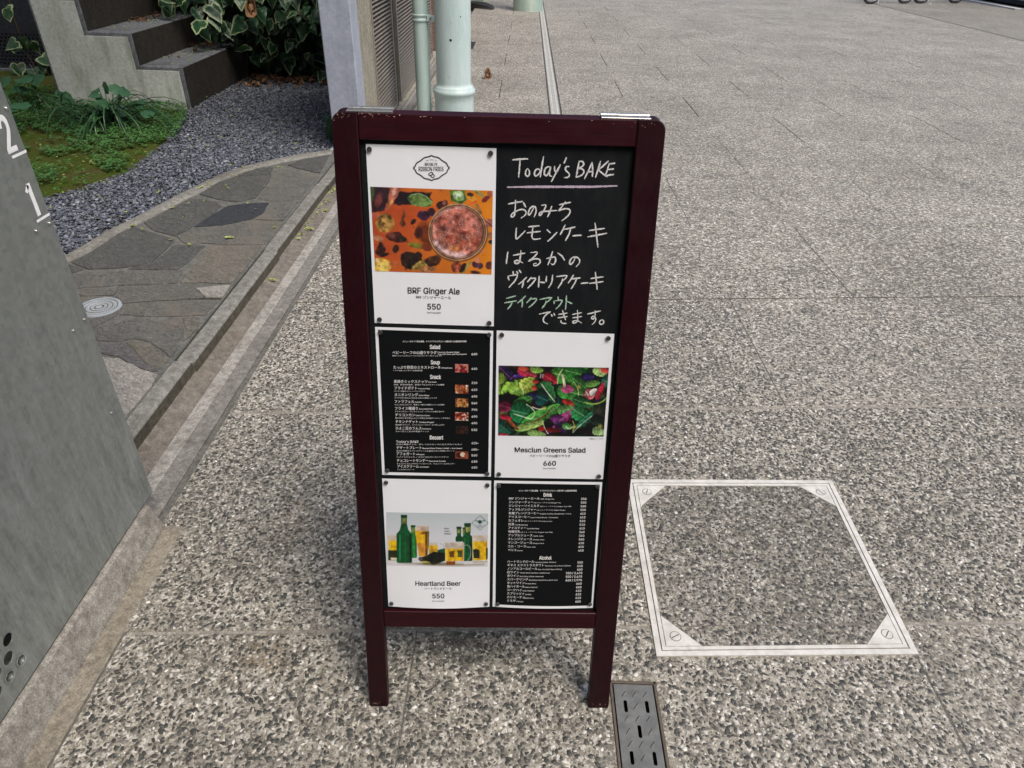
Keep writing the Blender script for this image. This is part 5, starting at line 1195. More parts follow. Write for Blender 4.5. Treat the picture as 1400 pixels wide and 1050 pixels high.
def bottle(cx, yt, yn, ys, yb, rn, rb, c=(18, 92, 48)):
    Pl([(cx-rn, yt), (cx+rn, yt), (cx+rn, yn), (cx+rb*.55, ys-(ys-yn)*.35), (cx+rb, ys+10), (cx+rb, yb-8), (cx+rb-8, yb), (cx-rb+8, yb), (cx-rb, yb-8), (cx-rb, ys+10), (cx-rb*.55, ys-(ys-yn)*.35), (cx-rn, yn)], c, 5, .3)
    cv.line([(cx-rb*.55, ys+30), (cx-rb*.6, yb-30)], rb*.22, tuple(min(255, x*2.1+12) for x in c), 9, .6); cv.line([(cx+rb*.1, ys+10), (cx+rb*.15, yb-20)], rb*.3, tuple(x*1.5 for x in c), 14, .5)
    cv.line([(cx+rb*.8, ys+20), (cx+rb*.8, yb-12)], rb*.22, tuple(x*.35 for x in c), 10, .8)
    Pl([(cx-rn-3, yt), (cx+rn+3, yt), (cx+rn+3, yt+rn*.9), (cx-rn-3, yt+rn*.9)], (22, 60, 34), 4, .2); Pl([(cx-rn*.7, yt+rn*1.2), (cx+rn*.8, yt+rn*1.2), (cx+rn*.8, yn), (cx-rn*.7, yn)], (120, 128, 64), 6, .4)
glass(120, 250, 372, 430, 665, 30, [(125, 545), (245, 545), (235, 630), (140, 630)]); Pl([(120, 545), (135, 545), (150, 660), (120, 660)], (20, 60, 36), 5)
bottle(415, 252, 330, 350, 632, 24, 42, (40, 128, 60)); bottle(310, 130, 235, 345, 690, 34, 90, (14, 78, 42))
Pl([(455, 260), (600, 262), (590, 320), (440, 322)], (206, 180, 160), 14, .2); Pl([(436, 318), (600, 318), (580, 612), (480, 612)], (238, 184, 34), 5, .25); Pl([(460, 460), (560, 460), (560, 600), (490, 600)], (226, 150, 60), 10, .2); Pl([(556, 330), (602, 320), (596, 500), (576, 610), (556, 600)], (96, 74, 30), 6, .4); cv.line([(586, 330), (578, 560)], 10, (196, 140, 40), 6, .8)
E_ = cv.ell; E_(530, 342, 28, 18, 0, (150, 90, 30), 7, .2)
Pl([(600, 455), (700, 455), (696, 490), (600, 490)], (206, 196, 180), 14, .1); Pl([(598, 485), (702, 485), (700, 590), (600, 590)], (226, 176, 40), 7, .3)
Pl([(700, 540), (790, 520), (800, 660), (700, 690)], (30, 86, 56), 9, .4); cv.line(smooth([(730, 465), (770, 480), (770, 530)], 2), 5, (150, 160, 160), 5, .7)
Pl([(580, 600), (650, 560), (790, 575), (800, 660), (650, 715), (590, 690)], (20, 26, 20), 9, .5); Pl([(480, 630), (600, 600), (610, 690), (490, 670)], (34, 34, 28), 9, .6); E_(500, 640, 26, 22, 0, (90, 90, 80), 8, .3); E_(560, 690, 56, 22, .1, (206, 196, 110), 9, .3)
bottle(950, 270, 345, 385, 445, 26, 40, (16, 70, 40)); bottle(1010, 280, 350, 380, 445, 16, 22, (60, 110, 60)); bottle(1050, 230, 330, 380, 672, 36, 56, (14, 74, 40)); cv.line(smooth([(1010, 490), (1060, 480), (1090, 540), (1080, 630), (1050, 665)], 2), 8, (190, 200, 190), 5, .8); cv.line([(1040, 285), (1045, 330)], 20, (206, 190, 120), 7, .8)
glass(785, 1010, 455, 525, 715, 46); Pl([(835, 560), (895, 545), (890, 625), (840, 625)], (110, 76, 26), 8, .4); Pl([(930, 545), (990, 545), (985, 625), (935, 625)], (74, 90, 40), 8, .4); Pl([(800, 672), (905, 672), (900, 715), (805, 715)], (150, 70, 20), 9, .3)
glass(1105, 1285, 375, 445, 690, 26); Pl([(1115, 540), (1150, 530), (1190, 545), (1190, 640), (1120, 640)], (40, 46, 28), 8, .4); Pl([(1265, 520), (1288, 520), (1288, 650), (1268, 650)], (24, 64, 40), 6, .3)
cv.line([(250, 690), (600, 708), (900, 722), (1240, 712)], 16, (96, 84, 50), 22, .45)
E_(700, 700, 190, 14, 0, (60, 56, 36), 14, .2, .2, .6)
p4.picture([(70, 288), (842, 298), (838, 700), (72, 690)], cv)
p4.text('Heartland Beer', 291, 635, 838, 33, .024, 4); p4.text('ハートランドビール', 360, 567, 868, 17, .012); p4.text('550', 420, 511, 928, 32, .024, 4); p4.text('(tax included)', 420, 509, 952, 8, .012)
for s_, y_ in (('MILD', 414), ('LIGHT', 434), ('SIMPLE', 454)): p4.text(s_, 508, 508+9*len(s_), y_, 9, .03)
p4.ink.build('lettering', M['ink'], p4.root)
lg = MB(); dc = (781, 367)
p4.stroke([(781, 313), (843, 369), (781, 422), (717, 367)], .0009, lg, True)
p4.text('HEARTLAND', 744, 818, 357, 10, .03, mb=lg); p4.text('BEER', 764, 797, 402, 8, .02, mb=lg); p4.stroke([(748, 385), (815, 386)], .0006, lg)
for dx_, dy_, r_ in ((0, -12, 9), (-10, -4, 7), (10, -4, 7), (0, -3, 9)):
    c_ = [(780+dx_+r_*math.cos(k*.785), 368+dy_+r_*math.sin(k*.785)) for k in range(8)]; lg.add([p4.pt(x_, y_, .0006) for x_, y_ in c_], [tuple(range(8))])
p4.stroke([(780, 370), (780, 385)], .0010, lg)
lg.build('diamond_logo', M['green_ink'], p4.root)

# ---------------- sheet 2: food menu
p2 = Poster('P2', [(-.2135, .8686), (-.0045, .8657), (-.0045, .5731), (-.2134, .5734)], 'black food menu sheet with five tiny dish photos, middle left of the board', .0010)
p2.rect([(57, 34), (826, 60), (812, 1024), (102, 1010)], M['ink_bg'], 'black_print')
T = p2.text
T('メニューはすべて税込価格、テイクアウト(アルコール類を除く)は軽減税率適用', 225, 662, 120, 11, .02)
for s_, x0, x1, y_ in (('Salad', 411, 482, 165), ('Soup', 418, 480, 270), ('Snack', 413, 488, 370), ('Dessert', 411, 503, 785)): T(s_, x0, x1, y_, 27, .035, 3)
rows = [('ベビーリーフの山盛りサラダ', 155, 458, 201, '', 0, 0, '特製ドレッシングとナッツとパルメザンチーズをトッピング', 495, '660', 208),
('たっぷり野菜のミネストローネ', 162, 485, 302, 'Minestrone', 492, 565, 'トマトを使ったイタリアの野菜料理', 360, '460', 308),
('素焼きミックスナッツ', 165, 395, 399, 'Mix Nuts', 400, 457, '無塩、無添加無着色、素焼きで仕上げたナッツを厳選', 510, '310', 405),
('フライドポテト', 168, 325, 444, 'French Fries', 333, 412, 'カリカリ食感のストレートカットポテト', 380, '410', 452),
('オニオンリング', 169, 330, 490, 'Onion Rings', 335, 408, 'サクサク衣に包まれた玉ねぎの甘みが美味しいリング', 460, '490', 498),
('ファラフェル', 170, 305, 536, 'Falafel', 310, 355, 'ひよこ豆のコロッケ、野菜と一緒に中東風スパイスの風味', 512, '540', 544),
('フライ３種盛り', 172, 330, 583, 'Assorted Fries', 337, 433, 'フライドポテト・オニオンリング・ナゲットの盛り合わせ', 510, '790', 589),
('チリコンカン', 174, 310, 628, 'Chili Con Carne', 315, 412, '粗びき肉と豆を煮込んだピリ辛煮込み料理をトルティーヤと共に', 550, '490', 636),
('チキンナゲット', 176, 330, 674, 'Chicken Nugget', 338, 440, '国産鶏のナゲット、スパイスとハーブのソースで召し上がれ', 512, '490', 681),
('ひよこ豆のフムス', 177, 355, 719, 'Hummus', 360, 420, 'ひよこ豆とごまの中東風ディップ', 405, '510', 727),
("Today's BAKE", 180, 335, 808, '', 0, 0, '本日の焼菓子です、詳しくはスタッフにおたずねください', 632, '410~', 818),
('デザートプレート', 182, 355, 853, "Dessert Plate (Today's BAKE + Ice Cream)", 362, 633, '本日の焼菓子とアイスクリームを盛合わせたお得なプレート', 580, '680~', 862),
('アフォガート', 183, 312, 895, 'Affogato', 318, 375, 'バニラアイスにエスプレッソをかけて召上がれイタリアンデザート', 540, '560', 902),
('チョコレートサンデー', 185, 400, 941, 'Chocolate Sundae', 405, 520, 'チョコアイスにブラウニーとホイップ、チョコソースのサンデー', 585, '610', 944),
('アイスクリーム', 188, 335, 981, 'Ice Cream', 342, 405, 'バニラかチョコレート', 305, '410', 985)]
for a_ in rows:
    T(a_[0], a_[1], a_[2], a_[3], 19 if is_cjk(a_[0]) else 15, .012)
    if a_[4]: T(a_[4], a_[5], a_[6], a_[3]-3, 8, .02)
    T(a_[7], a_[1], a_[8], a_[3]+16, 8.5, 0)
    T(a_[9], 697, 736 if len(a_[9]) < 4 else 746, a_[10], 14, .02, 3)
T('Mesclun Greens Salad', 465, 612, 192, 8, .02); T('Top with Nuts and Parmigiano', 465, 665, 205, 8, .02)
p2.ink.build('lettering', M['white_ink'], p2.root)
def thumb(P, quad, seed, pal):
    c_ = Canvas(30, 21, [(0, 0), (90, 0), (90, 63), (0, 63)], pal[0], seed)
    for i in range(26): c_.ell(c_.r.uniform(0, 90), c_.r.uniform(0, 63), c_.r.uniform(6, 18), c_.r.uniform(4, 11), c_.r.uniform(0, 3), pal[c_.r.integers(1, len(pal))], 4, .3, .4)
    P.picture(quad, c_, 'dish_photo', .0005)
def qd(x0, y0, x1, y1): return [(x0, y0), (x1, y0+3), (x1, y1), (x0, y1-3)]
thumb(p2, qd(585, 268, 675, 328), 1, [(196, 130, 120), (150, 40, 40), (190, 60, 50), (226, 190, 180), (120, 30, 34), (206, 120, 100)])
thumb(p2, qd(585, 410, 675, 473), 2, [(150, 90, 60), (196, 110, 60), (226, 160, 100), (110, 40, 30), (236, 214, 190), (120, 60, 30)])
thumb(p2, qd(585, 503, 675, 566), 3, [(110, 70, 40), (190, 120, 60), (216, 150, 90), (90, 50, 30), (196, 140, 90), (120, 120, 60)])
thumb(p2, qd(585, 598, 675, 658), 4, [(226, 206, 190), (120, 30, 20), (150, 50, 30), (90, 20, 16), (180, 70, 40)])
thumb(p2, qd(588, 690, 675, 748), 5, [(34, 22, 20), (60, 34, 30), (34, 22, 20), (90, 40, 34), (30, 20, 20)])
c_ = Canvas(30, 21, [(0, 0), (90, 0), (90, 63), (0, 63)], (120, 60, 44), 6); c_.ell(28, 34, 20, 20, 0, (60, 24, 20), 4, .2); c_.ell(52, 28, 18, 20, 0, (226, 200, 180), 4, .1); c_.ell(80, 40, 18, 22, 0, (150, 80, 56), 5, .2)
p2.picture(qd(585, 865, 675, 920), c_, 'dish_photo', .0005)
c_ = MB()

# ---------------- sheet 5: drinks menu
p5 = Poster('P5', [(.0019, .5646), (.2119, .5646), (.2135, .2655), (.0033, .2658)], 'black drinks menu sheet listing drink and alcohol, bottom right of the board', .0010, .004)
p5.rect([(52, 42), (877, 55), (808, 1020), (42, 1010)], M['ink_bg'], 'black_print')
T = p5.text
T('メニューはすべて税込価格　テイクアウト(アルコール類を除く)は軽減税率適用', 228, 692, 108, 12, .02); T('Drink', 427, 495, 148, 28, .035, 3); T('Alcohol', 392, 490, 650, 28, .035, 3)
HI = '(ホット / アイス) '
R1 = [('BRF ジンジャーエール', 397, 'BRF Ginger Ale', 405, 512, '550'), ('ジンジャーティー', 345, HI+'Ginger Tea', 350, 566, '550'), ('ジンジャーソイミルク', 393, HI+'Ginger Soy Milk', 400, 650, '550'), ('アップルジンジャー', 368, HI+'Apple Ginger', 373, 602, '550'), ('有機ブレンドコーヒー', 392, 'Organic Coffee (Guatemala + Peru)', 397, 647, '410'), ('アイスコーヒー', 318, 'Iced Coffee (Brazil + Colombia)', 322, 542, '410'), ('カフェオレ', 268, HI+'Café au Lait', 273, 495, '510'), ('紅茶', 193, 'Hot Darjeeling', 199, 300, '510'), ('アイスティー', 288, 'Iced Earl Grey', 294, 392, '410'), ('有機豆乳', 240, HI+'Organic Soy Milk', 244, 500, '360'), ('アップルジュース', 338, 'Apple Juice', 344, 425, '360'), ('オレンジジュース', 335, 'Orange Juice', 342, 432, '360'), ('マンゴージュース', 335, 'Mango Juice', 341, 430, '410'), ('コカ・コーラ', 286, 'Coca-Cola', 291, 362, '410'), ('ペリエ', 212, 'Perrier', 218, 262, '410')]
for i, a_ in enumerate(R1):
    y_ = 173+i*29.4; x0 = 150-i*.6; pp = 727-i*1.7
    T(a_[0], x0, a_[1], y_, 18, .012); T(a_[2], a_[3], a_[4], y_-1, 8.5, .008); T(a_[5], pp, pp+43, y_+2, 16, .022, 3)
R2 = [('ハートランドビール', 352, 'Heartland Beer (330ml)', 360, 527, '550'), ('ギネス エクストラスタウト', 430, 'Guinness Extra Stout (330ml)', 438, 643, '610'), ('ノンアルコールビール', 377, 'Non-Alcoholic Beer (330ml)', 383, 573, '460'), ('白ワイン', 232, 'White Wine (semillon chardonnay)', 240, 477, '550 / 2,470'), ('赤ワイン', 230, 'Red Wine (shiraz cabernet)', 237, 425, '550 / 2,470'), ('スパークリング', 302, 'Sparkling (chardonnay pinot noir)', 308, 537, '660 / 2,970'), ('ホットワイン', 277, 'Mulled Wine', 282, 367, '660'), ('角ハイボール', 277, 'Kaku Highball', 283, 378, '660'), ('コークハイ', 252, 'Coke Highball', 258, 353, '610'), ('スプリッツァ', 273, 'Spritzer', 279, 330, '610'), ('カリモーチョ', 275, 'Kalimotxo', 281, 348, '610'), ('ミモザ', 205, 'Mimosa', 212, 263, '660')]
for i, a_ in enumerate(R2):
    y_ = 677+i*28.1; x0 = 138-i*.3; p1_ = 741-i*1.6; w_ = 43 if len(a_[5]) < 4 else 130
    T(a_[0], x0, a_[1], y_, 18, .012); T(a_[2], a_[3], a_[4], y_-1, 8.5, .008); T(a_[5], p1_-w_, p1_, y_+5, 16, .022, 3)
p5.ink.build('lettering', M['white_ink'], p5.root)
numeral([[(1.3415, .974), (1.3415, .9065)]], .0115, 'numeral_one'); numeral([[(1.3295, .9585), (1.3395, .9705)]], .008, 'numeral_flag')
for ch_, y0_, y1_, z0_, z1_, nm_ in (('2', 1.3215, 1.3515, 1.0375, 1.1075, 'numeral_two'),):
    V, F = glyphs(ch_, .035, 6); a0 = min(v[0] for v in V); a1 = max(v[0] for v in V); c0 = min(v[1] for v in V); c1 = max(v[1] for v in V)
    meshobj(nm_, [(.0006+v[2]*4, y0_+(v[0]-a0)/(a1-a0)*(y1_-y0_)-OY, z0_+(v[1]-c0)/(c1-c0)*(z1_-z0_)-OZ) for v in V], F, M['paint_white'], pn)
bpy.data.objects.remove(_to)

# ---- magnets
names = {'P1': ('ginger ale sheet', [(58, 58), (730, 80), (115, 1000), (722, 1020)]), 'P2': ('black food menu', [(72, 50), (817, 68), (120, 997), (805, 1018)]), 'P3': ('salad sheet', [(80, 43), (810, 66), (60, 997), (745, 1012)]),
         'P4': ('beer sheet', [(68, 60), (836, 80), (110, 975), (826, 978)]), 'P5': ('black drinks menu', [(68, 60), (858, 65), (60, 1003), (797, 1005)])}
mag0 = None
for k, (nm, L_) in names.items():
    for cn, (x_, y_) in zip(('top left', 'top right', 'bottom left', 'bottom right'), L_):
        u, w_ = HM[k](x_, y_)
        if mag0 is None:
            b = MB(); n = 20; V = []
            for r_, d_ in ((.0042, 0), (.0042, -.0022), (.0037, -.0028), (.0026, -.0028), (.0024, -.0023)): V += [(r_*math.cos(2*math.pi*i/n), d_, r_*math.sin(2*math.pi*i/n)) for i in range(n)]
            F = [(s_*n+i, s_*n+(i+1) % n, (s_+1)*n+(i+1) % n, (s_+1)*n+i) for s_ in range(4) for i in range(n)]+[tuple(range(4*n, 5*n))]
            mag0 = o = b.add(V, F).build('round_magnet', M['magnet'], None)
        else: o = mag0.copy(); C.objects.link(o)
        tag(o, 'small round grey magnet at the %s corner of the %s' % (cn, nm), 'magnet', 'magnets holding the menu sheets')
        o.matrix_world = MS @ Matrix.Translation((u, .0036, w_))

# ---- chalk writing on the board (part of the sign)
CH = {'white': [
 [(118, 112), (160, 108), (203, 106)], [(160, 110), (156, 160), (152, 206)], smooth([(200, 158), (190, 168), (188, 190), (196, 202), (208, 196), (212, 176), (200, 158)]),
 smooth([(268, 168), (252, 158), (238, 172), (236, 194), (246, 200), (262, 186), (268, 168)]), [(286, 93), (276, 150), (267, 206)], smooth([(322, 150), (306, 148), (290, 164), (288, 188), (298, 200), (312, 186), (322, 150)]), smooth([(324, 148), (316, 180), (318, 198), (330, 200)]),
 smooth([(344, 145), (344, 170), (352, 178), (366, 166)]), [(376, 136), (352, 182), (326, 230)], [(408, 98), (394, 132)], smooth([(424, 148), (408, 146), (400, 160), (408, 174), (422, 184), (424, 200), (410, 208), (394, 206)]),
 [(476, 117), (468, 160), (459, 206)], smooth([(474, 120), (496, 120), (502, 136), (488, 152), (468, 158)]), smooth([(468, 158), (496, 160), (504, 178), (488, 196), (458, 206)]), [(545, 124), (526, 170), (503, 214)], [(545, 124), (548, 165), (546, 204)], [(516, 178), (552, 172)],
 [(590, 118), (578, 160), (562, 208)], [(632, 118), (600, 148), (574, 168)], [(578, 166), (600, 184), (626, 204)], [(636, 132), (626, 166), (616, 196)], [(634, 134), (668, 130)], [(626, 165), (662, 160)], [(614, 197), (662, 190)],
 # o no mi chi
 [(95, 348), (135, 340), (175, 334)], smooth([(136, 326), (134, 380), (130, 414), (112, 418), (112, 404), (140, 384), (172, 374), (192, 386), (192, 404), (164, 424)]), [(176, 340), (192, 366)],
 smooth([(236, 362), (222, 390), (208, 410), (202, 398), (212, 370), (232, 358), (246, 368), (246, 392), (234, 418)]),
 smooth([(272, 356), (304, 350), (288, 380), (268, 412), (258, 404), (272, 388), (310, 386), (358, 382)]), [(330, 358), (318, 392), (306, 418)],
 [(368, 352), (402, 345), (432, 338)], smooth([(404, 334), (384, 362), (362, 388), (392, 372), (424, 374), (430, 392), (412, 416), (382, 438)]),
 # re mo n ke - ki
 smooth([(140, 474), (138, 508), (136, 540), (160, 520), (188, 490)]), [(203, 470), (264, 464)], [(196, 502), (270, 494)], smooth([(230, 468), (224, 506), (222, 530), (238, 538), (270, 532)]), [(303, 484), (322, 502)], [(306, 548), (334, 524), (358, 498)],
 [(402, 458), (388, 486), (374, 512)], [(390, 484), (424, 478), (456, 470)], [(432, 478), (420, 512), (402, 544)], [(440, 518), (488, 514)], [(528, 490), (570, 484), (612, 478)], [(520, 524), (570, 514), (624, 504)], [(560, 448), (568, 512), (576, 580)],
 # ha ru ka no
 [(95, 602), (90, 634), (86, 668)], [(122, 622), (156, 616), (188, 610)], smooth([(164, 596), (160, 640), (156, 662), (134, 668), (128, 654), (146, 646), (176, 664)]),
 smooth([(214, 608), (260, 602), (232, 634), (198, 658), (232, 640), (262, 640), (270, 656), (256, 674), (234, 680), (230, 666), (248, 664)]), smooth([(300, 640), (330, 632), (350, 630), (350, 656), (336, 676), (324, 664)]), [(334, 600), (322, 640), (308, 674)], [(360, 608), (384, 626), (398, 650)],
 smooth([(456, 632), (446, 656), (430, 674), (422, 660), (434, 636), (458, 628), (478, 642), (478, 664), (458, 684)]),
 # vi ku to ri a ke - ki
 [(122, 706), (124, 726)], smooth([(96, 732), (96, 742), (102, 756)]), smooth([(98, 732), (124, 728), (150, 722), (136, 756), (100, 794)]), [(140, 706), (150, 720)], [(154, 700), (166, 716)],
 [(196, 738), (172, 762), (150, 778)], [(178, 756), (176, 776), (170, 796)], [(222, 738), (210, 752), (198, 766)], smooth([(218, 746), (248, 742), (228, 770), (200, 798)]), [(262, 732), (260, 762), (258, 794)], [(262, 764), (292, 768)],
 [(302, 732), (298, 764)], smooth([(334, 726), (330, 766), (312, 796)]), smooth([(352, 736), (384, 732), (414, 728), (402, 746), (386, 760)]), smooth([(388, 746), (380, 772), (362, 798)]),
 [(446, 726), (432, 750), (416, 770)], [(434, 748), (482, 742)], [(462, 748), (450, 774), (432, 802)], [(484, 772), (524, 768)], [(536, 746), (606, 736)], [(528, 772), (606, 762)], [(562, 710), (566, 756), (572, 806)]],
'pink': [[(90, 258), (240, 256), (400, 256), (540, 256), (680, 251)]],
'green': [[(86, 852), (138, 838)], [(76, 876), (142, 864)], smooth([(118, 870), (112, 888), (92, 910)]), [(190, 838), (170, 858), (146, 878)], [(172, 860), (172, 880), (170, 900)], [(220, 846), (210, 860), (194, 876)], smooth([(214, 856), (254, 850), (236, 876), (206, 902)]),
 smooth([(264, 858), (300, 850), (332, 846), (316, 862), (300, 874)]), smooth([(300, 864), (294, 884), (276, 906)]), [(362, 842), (364, 858)], [(340, 864), (342, 882)], smooth([(340, 866), (366, 862), (388, 860), (374, 886), (350, 910)]), [(408, 836), (406, 874), (402, 914)], [(408, 866), (438, 880)]],
'pale': [smooth([(260, 936), (296, 928), (328, 922), (300, 936), (282, 960), (286, 980), (308, 988)]), [(326, 936), (332, 948)], [(340, 930), (346, 944)], [(364, 938), (412, 930)], [(360, 956), (414, 948)], [(386, 914), (394, 942), (404, 968)], smooth([(378, 968), (378, 984), (408, 986)]),
 [(438, 938), (490, 928)], [(440, 956), (490, 948)], smooth([(466, 914), (468, 950), (466, 978), (444, 986), (440, 974), (462, 968), (490, 984)]), [(518, 936), (592, 918)], smooth([(560, 916), (562, 946), (550, 966), (538, 956), (550, 944), (566, 956), (560, 978), (544, 992)]),
 smooth([(596, 966), (584, 972), (584, 988), (598, 992), (608, 982), (604, 968), (594, 966)])]}
rr_ = random.Random(2)
for nm, key, m, wd in (('white', 'chalk_writing', 'chalk', .0023), ('pink', 'chalk_underline', 'chalk_pink', .0034), ('green', 'chalk_writing', 'chalk_green', .0022), ('pale', 'chalk_writing', 'chalk', .0021)):
    b = MB()
    for s_ in CH[nm]:
        P = [HM['CH'](*p) for p in s_]; L2 = resample(P, max(3, int(sum(math.dist(a, c) for a, c in zip(P, P[1:]))/.0016)))
        L2 = [(x+rr_.uniform(-1, 1)*.00018, y+rr_.uniform(-1, 1)*.00018) for x, y in L2]; n = len(L2)
        wl = [wd*(.62+.5*min(1, 4*(i+.5)/n, 4*(n-i-.5)/n))*rr_.uniform(.78, 1.15) for i in range(n)]
        V, F = ribbon(L2, wl); b.add([FP(v.x, v.y, .0056) for v in V], F)
    o = b.build(key, M[m], board)

# ================================================================== PLANTS
def ivy_leaf_mesh(seed, cream=True):
    r = random.Random(seed); out = []
    half = [(0, 0), (.20, -.13), (.42, -.10), (.50, .10), (.46, .26), (.36, .44), (.24, .66), (.10, .88), (0, 1.02)]
    half = [(x*r.uniform(.88, 1.12), y+r.uniform(-.02, .02)) for x, y in half]
    right = half; left = [(-x*r.uniform(.9, 1.1), y) for x, y in half[1:-1]][::-1]
    outline = right+left; n = len(outline)
    cy = .38; inner = []
    for x, y in outline:
        k = r.uniform(.72, .93) if cream else .9; inner.append((x*k, cy+(y-cy)*k))
    inn2 = [(x*r.uniform(.45, .7), cy+(y-cy)*r.uniform(.5, .7)) for x, y in inner]
    def z(x, y): return -.22*abs(x)-.10*(y-.4)**2+.05*math.sin(9*x+5*y+seed)
    P = outline+inner+inn2+[(0, cy)]
    V = [(x, y, z(x, y)) for x, y in P]; F = []; mi = []
    for i in range(n):
        j = (i+1) % n
        F.append((i, j, n+j, n+i)); mi.append(0)
        F.append((n+i, n+j, 2*n+j, 2*n+i)); mi.append(1 if r.random() < .3 else 2)
        F.append((2*n+i, 2*n+j, 3*n)); mi.append(2)
    # petiole
    k = len(V); V += [(-.012, -.02, 0), (.012, -.02, 0), (.010, -.42, .05), (-.010, -.42, .05)]; F.append((k, k+1, k+2, k+3)); mi.append(1)
    me = bpy.data.meshes.new('ivy_leaf'); me.from_pydata(V, [], F)
    for x in (M['ivy_edge'] if cream else M['ivy_mid'], M['ivy_mid'], M['ivy']): me.materials.append(x)
    me.polygons.foreach_set('material_index', mi); me.polygons.foreach_set('use_smooth', [True]*len(F)); me.update()
    return me
LM = [ivy_leaf_mesh(i, i < 5) for i in range(8)]
ivy = empty('ivy', (-2.3, 7.3, .08), label='large-leaved ivy with cream leaf edges hanging over the dark garden wall', cat='ivy')
r = random.Random(21)
def leaf_rot(r, face=(-.15, -1, .45), spread=.55, down=1.0):
    n = Vector((face[0]+r.gauss(0, spread), face[1]+r.gauss(0, spread*.6), face[2]+r.gauss(0, spread))).normalized()
    d = Vector((r.gauss(0, .45), r.gauss(0, .2)-.15, -down)); d = (d-n*d.dot(n)).normalized(); x = d.cross(n)
    return Matrix((x, d, n)).transposed()
def place_leaf(parent, loc, size, R3, mesh=None, name='ivy_leaf'):
    o = bpy.data.objects.new(name, mesh or LM[r.randrange(8)]); C.objects.link(o); o.parent = parent
    o.matrix_local = Matrix.Translation(loc) @ R3.to_4x4() @ Matrix.Scale(size, 4); return o
cnt = 0; bl = []
while cnt < 292:
    x = r.uniform(-3.25, -1.34); z = .16+abs(r.random())**1.0*1.05
    if z < .45 and x < -2.62: continue
    if z < .72 and x < -2.95: continue
    y = 7.28-r.random()*.30-.28*min(1, max(0, (z-.25)/.4))-(.15 if x < -2.6 else 0)
    if z < .30 and r.random() < .45: continue
    s_ = r.uniform(.085, .165)*(1.0 if r.random() < .8 else .7)
    place_leaf(ivy, (x+2.3, y-7.3, z-.08), s_, leaf_rot(r)); cnt += 1
V = []; F = []; lm3 = [[v.co.copy() for v in m.vertices] for m in LM]; lf3 = [[tuple(p.vertices) for p in m.polygons] for m in LM]; r2 = random.Random(77)
for i in range(650):
    x = r2.uniform(-3.3, -1.33); z = r2.uniform(.14, 1.25)
    if (z < .48 and x < -2.6) or (z < .75 and x < -2.95): continue
    s_ = r2.uniform(.055, .12); R3 = leaf_rot(r2); t = Vector((x+2.3, 7.30-.32*r2.random()*min(1, .3+z)-7.3, z-.08)); k = i % 8; n = len(V)
    V += [R3@(v*s_)+t for v in lm3[k]]; F += [tuple(a+n for a in f) for f in lf3[k]]
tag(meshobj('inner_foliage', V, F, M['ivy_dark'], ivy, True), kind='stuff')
# upper growth out of the picture, one mass
V = []; F = []
lmv = [[v.co.copy() for v in m.vertices] for m in LM[:2]]; lmf = [[tuple(p.vertices) for p in m.polygons] for m in LM[:2]]
for i in range(700):
    x, z, y = r.uniform(-3.7, -1.35), r.uniform(1.15, 3.0), 7.28-r.random()*.5; s_ = r.uniform(.1, .18); R3 = leaf_rot(r); t = Vector((x+2.3, y-7.3, z-.08)); k = i % 2; n = len(V)
    V += [R3@(v*s_)+t for v in lmv[k]]; F += [tuple(a+n for a in f) for f in lmf[k]]
tag(meshobj('upper_foliage', V, F, M['ivy'], ivy, True), kind='stuff')
for i in range(14):
    x0 = r.uniform(-3.0, -1.4); pts_ = [(x0+2.3+.05*math.sin(k*1.3+i), -.06-.12*math.sin(k*.5)**2, 2.4-k*.3-.1*r.random()) for k in range(9)]
    MB().tube(pts_, .006, 5).build('stem', M['stem'], ivy)
# sprig beside the post
spg = empty('ivy_sprig', (-1.36, 5.02, .08), label='small ivy sprig with pale-edged leaves growing from the gravel beside the post', cat='ivy')
for dx_, dy_, dz_, s_ in ((0, 0, .10, .12), (-.04, .03, .07, .09), (.03, -.02, .15, .11), (-.02, -.04, .17, .10)): place_leaf(spg, (dx_, dy_, dz_), s_, leaf_rot(r))
MB().tube([(0, 0, -.02), (.01, .01, .1), (0, 0, .2)], .004, 5).build('stem', M['stem'], spg)
# big brown dry leaf caught in the ivy
def dry_mesh(seed, nm='dry_leaf'):
    rr = random.Random(seed); n = 12; V = [(0, 0, .0)]
    for ring in (.5, 1): V += [(ring*.5*math.cos(2*math.pi*k/n)*rr.uniform(.7, 1.1), ring*.8*math.sin(2*math.pi*k/n)*rr.uniform(.8, 1.1), ring*ring*.28*(1+.5*math.sin(k*1.9+seed))) for k in range(n)]
    F = [(0, 1+k, 1+(k+1) % n) for k in range(n)]+[(1+k, 1+(k+1) % n, 1+n+(k+1) % n, 1+n+k) for k in range(n)]
    me = bpy.data.meshes.new(nm); me.from_pydata(V, [], F); me.polygons.foreach_set('use_smooth', [True]*len(F)); me.update(); return me
DM = [dry_mesh(i) for i in range(4)]
for m in DM: m.materials.append(M['dead'])
def dry(loc, s_, rot, label, m=0, mat_=None):
    me = DM[m]
    if mat_: me = me.copy(); me.materials[0] = mat_
    o = bpy.data.objects.new('fallen_leaf', me); C.objects.link(o); o.location = loc; o.rotation_euler = rot; o.scale = (s_*(.8 if mat_ else 1), s_, s_*(.25 if mat_ else .8))
    return tag(o, label, 'leaf', 'fallen leaves')
dry((-2.396, 6.66, .735), .11, (1.2, .2, .3), 'large orange-brown dead leaf caught among the ivy leaves', 1)
dry((-.40, 7.95, .03), .10, (.9, .5, .4), 'curled brown dry leaf lying on the pavement beside the thick mint pole', 2)
